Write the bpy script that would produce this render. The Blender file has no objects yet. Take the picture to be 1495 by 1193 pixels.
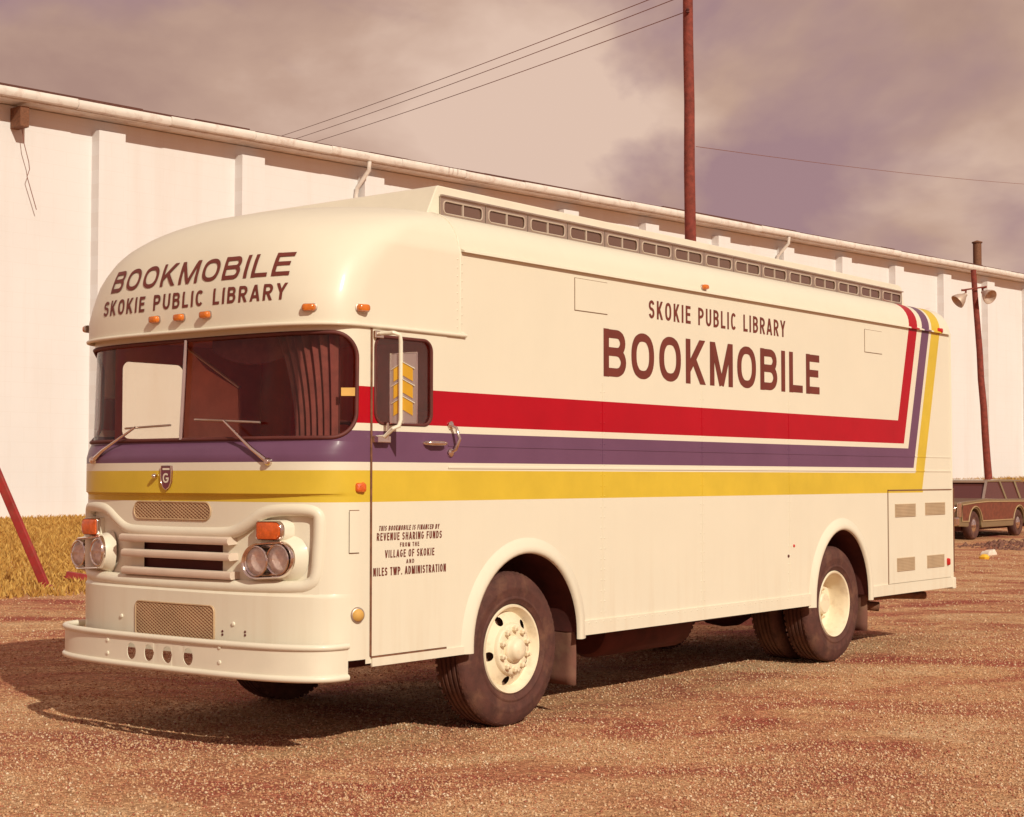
import bpy, bmesh, math, random
import numpy as np
from math import sin, cos, pi, radians, sqrt, atan2
from mathutils import Vector, Matrix

random.seed(7); RNG = np.random.default_rng(11)
scene = bpy.context.scene
col = scene.collection

# ------------------------------------------------------------------ camera
FPX, CX, CY, HOR, EYE = 2337.0, 747.5, 596.5, 697.0, 1.66
PITCH = math.atan((HOR - CY) / FPX)
A1 = radians(38.4677)                       # angle between the bus's length and the view
CAM = Vector((-8.3124, -6.6466, EYE))
AX_R = Vector((sin(A1), -cos(A1), 0)); AX_V = Vector((cos(A1), sin(A1), 0))
cam_d = bpy.data.cameras.new('camera'); cam_o = bpy.data.objects.new('camera', cam_d); col.objects.link(cam_o)
cam_d.sensor_fit = 'HORIZONTAL'; cam_d.sensor_width = 36.0; cam_d.lens = FPX / 1495 * 36.0
cam_d.clip_start = 0.1; cam_d.clip_end = 3000
cam_o.location = CAM
look = AX_V * cos(PITCH) + Vector((0, 0, sin(PITCH)))
cam_o.rotation_euler = look.to_track_quat('-Z', 'Y').to_euler()
scene.camera = cam_o

# ------------------------------------------------------------------ light
SUN = Vector((-0.42, -1.0, 0.69)).normalized()
SUN_STRENGTH, SUN_COLOR = 3.15, (1.0, 0.94, 0.76)
SKY_STRENGTH = 0.10
CLOUD_AT, CLOUD2_AT = (5.1, 3.3, 0.8), (1.35, 2.12, 0.5)
scene.view_settings.view_transform = 'Standard'; scene.view_settings.look = 'None'
scene.view_settings.exposure = 0.20; scene.view_settings.gamma = 1.0
sl = bpy.data.lights.new('sun', 'SUN'); sl.energy = SUN_STRENGTH; sl.color = SUN_COLOR; sl.angle = radians(0.55)
so = bpy.data.objects.new('sun', sl); col.objects.link(so); so.location = (-20, -40, 40)
so.rotation_euler = SUN.to_track_quat('Z', 'Y').to_euler()


class X:                                     # tiny expression builder over Math nodes
    def __init__(s, nt, v): s.nt = nt; s.v = v
    def _op(s, op, *a, clamp=False):
        n = s.nt.nodes.new('ShaderNodeMath'); n.operation = op; n.use_clamp = clamp
        for i, q in enumerate((s,) + a):
            q = q.v if isinstance(q, X) else q
            if isinstance(q, (int, float)): n.inputs[i].default_value = q
            else: s.nt.links.new(q, n.inputs[i])
        return X(s.nt, n.outputs[0])
    def __add__(s, o): return s._op('ADD', o)
    def __sub__(s, o): return s._op('SUBTRACT', o)
    def __mul__(s, o): return s._op('MULTIPLY', o)
    def gt(s, o): return s._op('GREATER_THAN', o)
    def lt(s, o): return s._op('LESS_THAN', o)
    def mx(s, o): return s._op('MAXIMUM', o)
    def cl(s): return s._op('MULTIPLY', 1.0, clamp=True)


def N(nt, t, **k):
    n = nt.nodes.new(t)
    for a, b in k.items(): setattr(n, a, b)
    return n


def setin(n, **k):
    for a, b in k.items(): n.inputs[a.replace('_', ' ')].default_value = b


def ramp(nt, fac, stops):
    n = N(nt, 'ShaderNodeValToRGB'); e = n.color_ramp.elements
    while len(e) < len(stops): e.new(0.5)
    for el, (p, c) in zip(e, stops): el.position = p; el.color = (c[0], c[1], c[2], 1) if not isinstance(c, (int, float)) else (c, c, c, 1)
    nt.links.new(fac, n.inputs[0]); return n.outputs[0]


def mixc(nt, fac, a, b, mode='MIX'):
    n = N(nt, 'ShaderNodeMix', data_type='RGBA', blend_type=mode)
    for sock, q in ((n.inputs[0], fac), (n.inputs[6], a), (n.inputs[7], b)):
        if isinstance(q, X): q = q.v
        if isinstance(q, (int, float)): sock.default_value = q
        elif isinstance(q, tuple): sock.default_value = (q[0], q[1], q[2], 1)
        else: nt.links.new(q, sock)
    return n.outputs[2]


def noise(nt, vec, scale, detail=4, rough=0.55, dist=0.0):
    n = N(nt, 'ShaderNodeTexNoise'); n.inputs['Scale'].default_value = scale; n.inputs['Detail'].default_value = detail
    n.inputs['Roughness'].default_value = rough; n.inputs['Distortion'].default_value = dist
    if vec is not None: nt.links.new(vec, n.inputs['Vector'])
    return n.outputs[0]


def mapping(nt, vec, loc=(0, 0, 0), rot=(0, 0, 0), scale=(1, 1, 1)):
    n = N(nt, 'ShaderNodeMapping'); n.inputs['Location'].default_value = loc; n.inputs['Rotation'].default_value = rot; n.inputs['Scale'].default_value = scale
    nt.links.new(vec, n.inputs[0]); return n.outputs[0]


# world: a Nishita sky, broken cloud over it, seen through old warm film
world = bpy.data.worlds.new('World'); scene.world = world; world.use_nodes = True
wt = world.node_tree; wt.nodes.clear()
wo = N(wt, 'ShaderNodeOutputWorld'); wb = N(wt, 'ShaderNodeBackground'); wb.inputs['Strength'].default_value = SKY_STRENGTH
sky = N(wt, 'ShaderNodeTexSky', sky_type='NISHITA'); sky.sun_disc = False
sky.sun_elevation = math.asin(SUN.z); sky.sun_rotation = atan2(SUN.x, SUN.y)
sky.air_density = 1.0; sky.dust_density = 2.5; sky.ozone_density = 1.0
tc = N(wt, 'ShaderNodeTexCoord'); gen = tc.outputs['Generated']
clear = mixc(wt, 1.0, sky.outputs[0], (0.50, 0.22, 0.17), 'MULTIPLY')
clear = mixc(wt, 0.85, clear, (3.55, 2.2, 2.35))
mv = mapping(wt, gen, loc=CLOUD_AT, scale=(1.0, 1.0, 1.45))
big = noise(wt, mv, 4.2, 6, 0.50, 0.25)
cover = ramp(wt, big, [(0.42, 0.0), (0.53, 1.0)])
mv2 = mapping(wt, gen, loc=CLOUD2_AT, scale=(1.0, 1.0, 1.5))
shade = ramp(wt, noise(wt, mv2, 4.4, 6, 0.52, 0.3), [(0.34, (3.6, 2.25, 1.85)), (0.50, (4.7, 3.1, 2.4)), (0.66, (6.5, 4.7, 3.75))])
wc = mixc(wt, cover, clear, shade)
wt.links.new(wc, wb.inputs['Color']); wt.links.new(wb.outputs[0], wo.inputs[0])


# ------------------------------------------------------------------ pixel helpers (a pixel gives a direction only)
def ray(px, py):
    d = Vector(((px - CX) / FPX, 1.0, -(py - CY) / FPX)); c, s = cos(PITCH), sin(PITCH)
    r, v, z = d[0], d[1] * c - d[2] * s, d[1] * s + d[2] * c
    return AX_R * r + AX_V * v + Vector((0, 0, z))
def side(px, py, y=0.0):                     # on a plane parallel to the bus's side
    r = ray(px, py); return CAM + r * ((y - CAM.y) / r.y)
def onz(px, py, z=0.0):
    r = ray(px, py); return CAM + r * ((z - EYE) / r.z)
def deep(px, py, d):                         # at a known distance along the view axis
    r = ray(px, py); return CAM + r * (d / (r.x * AX_V.x + r.y * AX_V.y))


# ------------------------------------------------------------------ materials
def new_mat(name):
    m = bpy.data.materials.new(name); m.use_nodes = True; nt = m.node_tree
    b = nt.nodes['Principled BSDF']; return m, nt, b


def mat(name, c, rough=0.6, metal=0.0, var=0.12, scale=6.0, bump=0.0, bscale=60.0, spec=0.5, coat=0.0, dirt=None, emit=None):
    m, nt, b = new_mat(name)
    tcn = N(nt, 'ShaderNodeTexCoord'); vec = tcn.outputs['Object']
    nz = noise(nt, vec, scale, 5)
    lo = tuple(x * (1 - var) for x in c); hi = tuple(min(1, x * (1 + var)) for x in c)
    base = ramp(nt, nz, [(0.32, lo), (0.68, hi)])
    if dirt:
        base = mixc(nt, ramp(nt, noise(nt, vec, dirt[1], 6, 0.65), [(0.5, 0.0), (0.72, dirt[2])]), base, dirt[0])
    nt.links.new(base, b.inputs['Base Color'])
    b.inputs['Roughness'].default_value = rough; b.inputs['Metallic'].default_value = metal
    b.inputs['Specular IOR Level'].default_value = spec
    if coat: b.inputs['Coat Weight'].default_value = coat; b.inputs['Coat Roughness'].default_value = 0.08
    if bump:
        bn = N(nt, 'ShaderNodeBump'); bn.inputs['Strength'].default_value = bump; bn.inputs['Distance'].default_value = 0.01
        nt.links.new(noise(nt, vec, bscale, 4), bn.inputs['Height']); nt.links.new(bn.outputs[0], b.inputs['Normal'])
    return m


def glass_mat(name, tint, refl=0.06, rough=0.02, alpha=0.0, body=(0.1, 0.04, 0.04)):
    m, nt, b = new_mat(name); nt.nodes.remove(b); out = nt.nodes['Material Output']
    tr = N(nt, 'ShaderNodeBsdfTransparent'); tr.inputs[0].default_value = (*tint, 1)
    gl = N(nt, 'ShaderNodeBsdfGlossy'); gl.inputs['Roughness'].default_value = rough; gl.inputs[0].default_value = (1, 1, 1, 1)
    df = N(nt, 'ShaderNodeBsdfDiffuse'); df.inputs[0].default_value = (*body, 1)
    lw = N(nt, 'ShaderNodeLayerWeight'); lw.inputs['Blend'].default_value = 0.18
    f = (X(nt, lw.outputs['Fresnel']) * 0.85 + refl).cl()
    m1 = N(nt, 'ShaderNodeMixShader'); m1.inputs[0].default_value = alpha
    nt.links.new(tr.outputs[0], m1.inputs[1]); nt.links.new(df.outputs[0], m1.inputs[2])
    m2 = N(nt, 'ShaderNodeMixShader'); nt.links.new(f.v, m2.inputs[0])
    nt.links.new(m1.outputs[0], m2.inputs[1]); nt.links.new(gl.outputs[0], m2.inputs[2])
    nt.links.new(m2.outputs[0], out.inputs[0]); return m


WHITE = (0.75, 0.70, 0.575)
def paint_mat():
    m, nt, b = new_mat('coach_paint')
    tcn = N(nt, 'ShaderNodeTexCoord'); vec = tcn.outputs['Object']
    sp = N(nt, 'ShaderNodeSeparateXYZ'); nt.links.new(vec, sp.inputs[0])
    x, y, z = (X(nt, sp.outputs[i]) for i in range(3))
    base = ramp(nt, noise(nt, vec, 1.6, 5), [(0.3, tuple(c * 0.965 for c in WHITE)), (0.7, WHITE)])
    slope = 0.29
    # streaks of road film washed down from the seams, strongest low on the body
    vst = mapping(nt, vec, scale=(9, 9, 0.7))
    low = ramp(nt, (z * 0.5).v, [(0.26, 1.0), (0.62, 0.12)])
    film = X(nt, ramp(nt, noise(nt, vst, 1.2, 6, 0.6), [(0.48, 0.0), (0.8, 0.30)])) * X(nt, low)
    base = mixc(nt, film, base, (0.56, 0.41, 0.26))
    def stripe(base, c, z1, z2, xl, zl, xr, zr, xmin):
        left = x - (z - zl) * slope; right = x - (z - zr) * slope
        inb = z.gt(z1) * z.lt(z2) * right.lt(xr) * x.gt(xmin)
        up = z.gt(z1) * left.gt(xl) * right.lt(xr)
        c2 = ramp(nt, noise(nt, vec, 2.3, 6, 0.6), [(0.3, tuple(q * 0.9 for q in c)), (0.7, tuple(min(1, q * 1.06) for q in c))])
        return mixc(nt, inb.mx(up).cl(), base, c2)
    base = stripe(base, (0.42, 0.0006, 0.011), 1.985, 2.206, 6.004, 2.205, 6.137, 2.003, -1.45)
    base = stripe(base, (0.150, 0.066, 0.128), 1.752, 1.940, 6.228, 1.939, 6.345, 1.753, -3.0)
    base = stripe(base, (0.65, 0.46, 0.044), 1.512, 1.702, 6.385, 1.705, 6.535, 1.53, -3.0)
    nt.links.new(base, b.inputs['Base Color'])
    b.inputs['Roughness'].default_value = 0.40; b.inputs['Specular IOR Level'].default_value = 0.25
    b.inputs['Coat Weight'].default_value = 0.12; b.inputs['Coat Roughness'].default_value = 0.12
    bn = N(nt, 'ShaderNodeBump'); bn.inputs['Strength'].default_value = 0.16; bn.inputs['Distance'].default_value = 0.02
    nt.links.new(noise(nt, vec, 1.9, 3), bn.inputs['Height']); nt.links.new(bn.outputs[0], b.inputs['Normal'])
    return m


M = dict(
    paint=paint_mat(),
    white=mat('white_enamel', WHITE, 0.45, var=0.03, coat=0.2),
    cream=mat('cream_wheel_enamel', (0.80, 0.70, 0.52), 0.5, var=0.05, dirt=((0.35, 0.22, 0.12), 9, 0.35)),
    letter=mat('brown_letter_paint', (0.155, 0.030, 0.020), 0.5, var=0.12),
    chrome=mat('chrome', (0.80, 0.70, 0.64), 0.14, 1.0, var=0.06),
    alum=mat('dull_aluminium', (0.50, 0.40, 0.34), 0.45, 0.75, var=0.1),
    steelpaint=mat('grille_bar_enamel', (0.68, 0.56, 0.46), 0.5, var=0.06),
    meshm=mat('expanded_metal', (0.50, 0.34, 0.20), 0.55, 0.2, var=0.1),
    rubber=mat('rubber_gasket', (0.105, 0.022, 0.018), 0.65, var=0.2),
    tyre=mat('tyre_rubber', (0.085, 0.029, 0.022), 0.82, var=0.25, scale=12, bump=0.25, bscale=55, dirt=((0.25, 0.12, 0.07), 5, 0.45)),
    under=mat('dark_underbody', (0.085, 0.018, 0.014), 0.85, var=0.3),
    flap=mat('mud_flap_rubber', (0.16, 0.065, 0.045), 0.85, var=0.2, dirt=((0.26, 0.15, 0.09), 5, 0.6)),
    inside=mat('dark_interior', (0.62, 0.11, 0.08), 0.8, var=0.15),
    insidelight=mat('interior_panel', (0.66, 0.28, 0.19), 0.75, var=0.1),
    curtain=mat('curtain_cloth', (0.17, 0.042, 0.033), 0.9, var=0.2, scale=14),
    amber=mat('amber_lens', (0.62, 0.16, 0.015), 0.22, var=0.15, scale=40, coat=0.6),
    orange=mat('signal_lens', (0.66, 0.11, 0.015), 0.25, var=0.2, scale=30, bump=0.4, bscale=130, coat=0.6),
    redlens=mat('red_lens', (0.55, 0.015, 0.015), 0.25, var=0.1, coat=0.5),
    glass=glass_mat('windshield_glass', (0.97, 0.90, 0.88), 0.02, 0.01),
    roofglass=glass_mat('roof_window_glass', (0.45, 0.30, 0.26), 0.07, 0.08, 0.75, (0.19, 0.105, 0.08)),
    lampglass=glass_mat('lamp_glass', (0.95, 0.90, 0.88), 0.12, 0.03),
    plate=glass_mat('clear_plastic_plate', (0.86, 0.74, 0.72), 0.12, 0.08, 0.62, (0.62, 0.49, 0.46)),
    chevron=mat('yellow_reflective_tape', (0.80, 0.46, 0.035), 0.5, var=0.08),
    badge=mat('badge_enamel', (0.15, 0.025, 0.05), 0.3, var=0.1, coat=0.5),
    seam=mat('seam_shadow_gap', (0.20, 0.095, 0.05), 0.8, var=0.15),
    vent=mat('vent_screen', (0.52, 0.39, 0.255), 0.6, 0.1, var=0.08),
    rust=mat('rusty_pipe', (0.20, 0.085, 0.045), 0.8, 0.2, var=0.3, scale=20, bump=0.4),
    orangetag=mat('orange_tag', (0.62, 0.36, 0.09), 0.7),
    pole=mat('creosoted_pole', (0.20, 0.036, 0.024), 0.85, var=0.3, scale=7, bump=0.6, bscale=30),
    lampshade=mat('galvanised_lampshade', (0.55, 0.42, 0.34), 0.5, 0.4, var=0.12),
    dark=mat('dark_recess', (0.085, 0.015, 0.012), 0.8),
    redpaint=mat('red_farm_paint', (0.30, 0.022, 0.02), 0.6, var=0.2, dirt=((0.2, 0.08, 0.05), 8, 0.5)),
    gutter=mat('gutter_paint', (0.74, 0.69, 0.64), 0.55, var=0.06, scale=2.0, dirt=((0.34, 0.15, 0.09), 3.2, 0.42)),
    tar=mat('roof_edge_tar', (0.10, 0.035, 0.025), 0.8, var=0.2),
    cable=mat('weathered_cable', (0.22, 0.085, 0.065), 0.7),
    paper=mat('litter_paper', (0.75, 0.66, 0.56), 0.8),
)

# ------------------------------------------------------------------ mesh builder
class MB:
    def __init__(s): s.v = []; s.f = []
    def add(s, vs, fs):
        o = len(s.v); s.v += [tuple(q) for q in vs]; s.f += [tuple(i + o for i in f) for f in fs]; return s
    def box(s, x0, x1, y0, y1, z0, z1):
        vs = [(x, y, z) for z in (z0, z1) for y in (y0, y1) for x in (x0, x1)]
        return s.add(vs, [(0, 2, 3, 1), (4, 5, 7, 6), (0, 1, 5, 4), (2, 6, 7, 3), (0, 4, 6, 2), (1, 3, 7, 5)])
    def bar(s, a, b, w, h, up=(0, 0, 1)):    # a rectangular bar from a to b
        a, b = Vector(a), Vector(b); d = (b - a).normalized(); u = Vector(up)
        r = d.cross(u)
        if r.length < 1e-4: r = d.cross(Vector((1, 0, 0)))
        r.normalize(); u = r.cross(d).normalized()
        vs = [p + r * i * w / 2 + u * j * h / 2 for p in (a, b) for i, j in ((-1, -1), (1, -1), (1, 1), (-1, 1))]
        return s.add(vs, [(0, 3, 2, 1), (4, 5, 6, 7), (0, 1, 5, 4), (1, 2, 6, 5), (2, 3, 7, 6), (3, 0, 4, 7)])
    def tube(s, path, r, n=8, closed=False, caps=True, sx=1.0):
        P = [Vector(p) for p in path]; k = len(P); R = r if isinstance(r, (list, tuple)) else [r] * k
        prev = None; rings = []
        for i in range(k):
            a = P[(i - 1) % k] if (closed or i > 0) else P[i]; b = P[(i + 1) % k] if (closed or i < k - 1) else P[i]
            t = (b - a).normalized()
            if prev is None:
                q = Vector((0, 0, 1)) if abs(t.z) < 0.9 else Vector((1, 0, 0)); u = (q - t * q.dot(t)).normalized()
            else:
                u = (prev - t * prev.dot(t)).normalized()
            prev = u; w = t.cross(u)
            rings.append([P[i] + u * R[i] * cos(2 * pi * j / n) + w * R[i] * sx * sin(2 * pi * j / n) for j in range(n)])
        o = len(s.v); s.v += [tuple(q) for rg in rings for q in rg]
        for i in range(k if closed else k - 1):
            i2 = (i + 1) % k
            for j in range(n):
                s.f.append((o + i * n + j, o + i * n + (j + 1) % n, o + i2 * n + (j + 1) % n, o + i2 * n + j))
        if caps and not closed:
            s.f.append(tuple(o + j for j in reversed(range(n)))); s.f.append(tuple(o + (k - 1) * n + j for j in range(n)))
        return s
    def lathe(s, prof, org, axis=(0, 1, 0), seg=32, caps=True):     # profile of (radius, position along the axis)
        o = Vector(org); a = Vector(axis).normalized()
        u = Vector((0, 0, 1)) if abs(a.z) < 0.9 else Vector((1, 0, 0)); u = (u - a * u.dot(a)).normalized(); w = a.cross(u)
        base = len(s.v)
        for r, h in prof:
            for j in range(seg):
                t = 2 * pi * j / seg
                s.v.append(tuple(o + a * h + (u * cos(t) + w * sin(t)) * r))
        for i in range(len(prof) - 1):
            for j in range(seg):
                j2 = (j + 1) % seg
                s.f.append((base + i * seg + j, base + i * seg + j2, base + (i + 1) * seg + j2, base + (i + 1) * seg + j))
        if caps and prof[0][0] > 1e-5: s.f.append(tuple(base + j for j in reversed(range(seg))))
        if caps and prof[-1][0] > 1e-5: s.f.append(tuple(base + (len(prof) - 1) * seg + j for j in range(seg)))
        return s
    def grid(s, rows, wrap=False):
        o = len(s.v); n = len(rows[0]); s.v += [tuple(q) for r in rows for q in r]
        for i in range(len(rows) - 1):
            for j in range(n if wrap else n - 1):
                s.f.append((o + i * n + j, o + i * n + (j + 1) % n, o + (i + 1) * n + (j + 1) % n, o + (i + 1) * n + j))
        return s
    def prism(s, poly, f0, f1):              # 2-D polygon carried through two maps to 3-D, closed
        n = len(poly); vs = [f0(*p) for p in poly] + [f1(*p) for p in poly]
        fs = [tuple(reversed(range(n))), tuple(range(n, 2 * n))] + [(i, (i + 1) % n, n + (i + 1) % n, n + i) for i in range(n)]
        return s.add(vs, fs)
    def mesh(s, name, m, smooth=None, merge=1e-4):
        me = bpy.data.meshes.new(name); me.from_pydata(s.v, [], s.f)
        bm = bmesh.new(); bm.from_mesh(me)
        if merge: bmesh.ops.remove_doubles(bm, verts=bm.verts, dist=merge)
        bmesh.ops.recalc_face_normals(bm, faces=bm.faces)
        bm.to_mesh(me); bm.free()
        if smooth:
            for p in me.polygons: p.use_smooth = True
            me.set_sharp_from_angle(angle=radians(smooth))
        me.materials.append(M[m] if isinstance(m, str) else m); return me
    def build(s, name, m, parent=None, smooth=None, bevel=None, merge=1e-4, loc=None, seg=2):
        o = bpy.data.objects.new(name, s.mesh(name, m, smooth, merge)); col.objects.link(o)
        if parent is not None: o.parent = parent
        if loc is not None: o.location = loc
        if bevel:
            b = o.modifiers.new('bevel', 'BEVEL'); b.width = bevel; b.segments = seg; b.limit_method = 'ANGLE'; b.angle_limit = radians(35)
        return o


def tag(o, label=None, cat=None, group=None, kind=None):
    if label: o['label'] = label
    if cat: o['category'] = cat
    if group: o['group'] = group
    if kind: o['kind'] = kind
    return o
def empty(name, loc=(0, 0, 0), rz=0.0):
    o = bpy.data.objects.new(name, None); o.empty_display_size = 0.2; col.objects.link(o); o.location = loc; o.rotation_euler = (0, 0, rz); return o
def copy_tree(o, parent=None, loc=None):
    c = o.copy(); col.objects.link(c); c.parent = parent
    if loc is not None: c.location = loc
    for ch in list(o.children): copy_tree(ch, c)
    return c


def fbm(x, y, scale, octaves=4, seed=0, gain=0.5):
    out = np.zeros_like(x, dtype=float); amp = 1.0; tot = 0
    for k in range(octaves):
        g = np.random.default_rng(seed + k).random((256, 256)); u = x * scale * 2 ** k + 17.3 * k; v = y * scale * 2 ** k + 9.1 * k
        i = np.floor(u).astype(int); j = np.floor(v).astype(int); a = u - i; b = v - j
        a = a * a * (3 - 2 * a); b = b * b * (3 - 2 * b)
        i0, i1, j0, j1 = i % 256, (i + 1) % 256, j % 256, (j + 1) % 256
        out += amp * (g[i0, j0] * (1 - a) * (1 - b) + g[i1, j0] * a * (1 - b) + g[i0, j1] * (1 - a) * b + g[i1, j1] * a * b - 0.5)
        tot += amp; amp *= gain
    return out / tot

# ------------------------------------------------------------------ the lie of the land
TB = math.atan((2850 - CX) / FPX); SP = 5.0
Z0 = 11.85 * SP * cos(TB); X0 = (140 - CX) / FPX * Z0
def rv(r, v): return Vector((CAM.x, CAM.y, 0)) + AX_R * r + AX_V * v
W0 = rv(X0, Z0); WD = (AX_R * sin(TB) + AX_V * cos(TB)); WN = (AX_R * cos(TB) - AX_V * sin(TB))
RISE, BASE0 = 0.0146, 0.60
def wall_us(x, y):
    dx, dy = x - W0.x, y - W0.y
    return dx * WD.x + dy * WD.y, dx * WN.x + dy * WN.y
def land(x, y):
    u, s = wall_us(x, y)
    base = BASE0 + RISE * np.clip(u, -30, 75)
    f = np.clip((26.5 - s) / 26.5, 0, 1.0)
    return base * f ** 1.05
def rough(x, y):
    near = np.clip(1 - np.hypot(x - 0, y - 0) / 40, 0, 1)
    h = 0.060 * fbm(x, y, 0.33, 3, 3) + 0.036 * fbm(x, y, 1.1, 3, 9) + 0.020 * fbm(x * 0.5 + y * 0.8, y * 1.2 - x, 3.4, 3, 21)
    flat = np.ones_like(x)
    for wx, wy in ((0.12, 0.17), (4.80, 0.33), (0.12, 2.27), (4.80, 2.1)):
        d = np.hypot((x - wx) / 1.0, (y - wy) / 0.8); flat *= np.clip((d - 0.25) / 0.8, 0, 1)
    return h * near * flat
def gz(x, y):
    a = np.array([float(x)]); b = np.array([float(y)]); return float((land(a, b) + rough(a, b))[0])

def axis_lines(a, b, step, lo, hi):
    L = list(np.arange(a, b + 1e-6, step)); d = step; q = L[-1]
    while q < hi: d = min(d * 1.16, 60); q += d; L.append(q)
    d = step; q = L[0]
    while q > lo: d = min(d * 1.16, 60); q -= d; L.insert(0, q)
    return np.array(L)

def gravel_mat():
    m, nt, b = new_mat('gravel_lot'); tcn = N(nt, 'ShaderNodeTexCoord'); vec = tcn.outputs['Object']
    sp = N(nt, 'ShaderNodeSeparateXYZ'); nt.links.new(vec, sp.inputs[0]); x, y = X(nt, sp.outputs[0]), X(nt, sp.outputs[1])
    s = (x - W0.x) * WN.x + (y - W0.y) * WN.y
    patches = ramp(nt, noise(nt, mapping(nt, mapping(nt, vec, rot=(0, 0, radians(51.5))), scale=(0.42, 0.72, 1)), 1.3, 8, 0.62, 0.9), [(0.37, (0.33, 0.085, 0.055)), (0.46, (0.45, 0.195, 0.105)), (0.54, (0.54, 0.305, 0.155)), (0.68, (0.63, 0.43, 0.25))])
    speck = ramp(nt, noise(nt, vec, 55, 3, 0.7), [(0.34, (0.62, 0.52, 0.50)), (0.5, (0.96, 0.96, 0.96)), (0.66, (1.35, 1.4, 1.45))])
    vo = N(nt, 'ShaderNodeTexVoronoi'); vo.inputs['Scale'].default_value = 42; nt.links.new(vec, vo.inputs['Vector'])
    vc = N(nt, 'ShaderNodeSeparateColor'); nt.links.new(vo.outputs['Color'], vc.inputs[0])
    st = ramp(nt, vc.outputs[0], [(0.0, (0.72, 0.64, 0.62)), (0.6, (1, 1, 1)), (1.0, (1.4, 1.45, 1.5))])
    g = mixc(nt, 1.0, mixc(nt, 1.0, patches, speck, 'MULTIPLY'), st, 'MULTIPLY')
    soil = ramp(nt, noise(nt, vec, 3.0, 7, 0.65), [(0.3, (0.40, 0.15, 0.045)), (0.7, (0.56, 0.26, 0.07))])
    edge = (X(nt, noise(nt, vec, 0.35, 5)) - 0.5) * 7.0
    k = ramp(nt, (((s + edge) * -1.0 + 18.6) * 0.6).cl().v, [(0.0, 0.0), (1.0, 1.0)])
    nt.links.new(mixc(nt, k, g, soil), b.inputs['Base Color'])
    b.inputs['Roughness'].default_value = 0.92; b.inputs['Specular IOR Level'].default_value = 0.2
    hh = X(nt, vo.outputs['Distance']) * -0.6 + X(nt, noise(nt, vec, 70, 4, 0.7))
    bn = N(nt, 'ShaderNodeBump'); bn.inputs['Strength'].default_value = 0.75; bn.inputs['Distance'].default_value = 0.02
    nt.links.new(hh.v, bn.inputs['Height']); nt.links.new(bn.outputs[0], b.inputs['Normal']); return m
M['gravel'] = gravel_mat()

def build_ground():
    xs = axis_lines(-7.5, 9.5, 0.075, -900, 900); ys = axis_lines(-6.6, 5.0, 0.075, -900, 900)
    gx, gy = np.meshgrid(xs, ys); z = land(gx, gy) + rough(gx, gy)
    nx, ny = len(xs), len(ys)
    V = np.stack([gx.ravel(), gy.ravel(), z.ravel()], 1)
    i = np.arange(nx * ny).reshape(ny, nx); F = np.stack([i[:-1, :-1], i[:-1, 1:], i[1:, 1:], i[1:, :-1]], -1).reshape(-1, 4)
    me = np_mesh('ground', V, F); me.materials.append(M['gravel'])
    for_smooth(me)
    o = bpy.data.objects.new('ground', me); col.objects.link(o); tag(o, 'brown gravel lot rising gently to a grass strip', 'ground', kind='structure')

def np_mesh(name, V, F):
    me = bpy.data.meshes.new(name); n, k = F.shape
    me.vertices.add(len(V)); me.vertices.foreach_set('co', np.ascontiguousarray(V, dtype=np.float32).ravel())
    me.loops.add(n * k); me.loops.foreach_set('vertex_index', F.astype(np.int32).ravel())
    me.polygons.add(n); me.polygons.foreach_set('loop_start', np.arange(0, n * k, k, dtype=np.int32)); me.polygons.foreach_set('loop_total', np.full(n, k, dtype=np.int32))
    me.update(calc_edges=True); me.validate(); return me
def for_smooth(me): me.polygons.foreach_set('use_smooth', np.ones(len(me.polygons), dtype=bool))
build_ground()

# ------------------------------------------------------------------ the warehouse
def wall_mat():
    m, nt, b = new_mat('whitewashed_wall'); tcn = N(nt, 'ShaderNodeTexCoord'); vec = tcn.outputs['Object']
    base = ramp(nt, noise(nt, vec, 0.35, 6, 0.6), [(0.3, (0.71, 0.69, 0.69)), (0.7, (0.745, 0.725, 0.73))])
    stv = mapping(nt, vec, scale=(1.3, 1.3, 0.10))
    streak = ramp(nt, noise(nt, stv, 1.1, 6, 0.62), [(0.50, 0.0), (0.78, 0.22)])
    base = mixc(nt, streak, base, (0.58, 0.47, 0.40))
    br = N(nt, 'ShaderNodeTexBrick'); br.inputs['Scale'].default_value = 1.0; br.inputs['Mortar Size'].default_value = 0.006
    br.inputs['Brick Width'].default_value = 0.8; br.inputs['Row Height'].default_value = 0.4
    bv = mapping(nt, vec, rot=(pi / 2, 0, 0)); nt.links.new(bv, br.inputs['Vector'])
    base = mixc(nt, (X(nt, br.outputs['Fac']) * 0.10), base, (0.5, 0.36, 0.27))
    nt.links.new(base, b.inputs['Base Color']); b.inputs['Roughness'].default_value = 0.85; b.inputs['Specular IOR Level'].default_value = 0.2
    bn = N(nt, 'ShaderNodeBump'); bn.inputs['Strength'].default_value = 0.15; bn.inputs['Distance'].default_value = 0.02
    nt.links.new((X(nt, br.outputs['Fac']) * -0.6 + X(nt, noise(nt, vec, 8, 5))).v, bn.inputs['Height']); nt.links.new(bn.outputs[0], b.inputs['Normal']); return m
M['wall'] = wall_mat()

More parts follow.
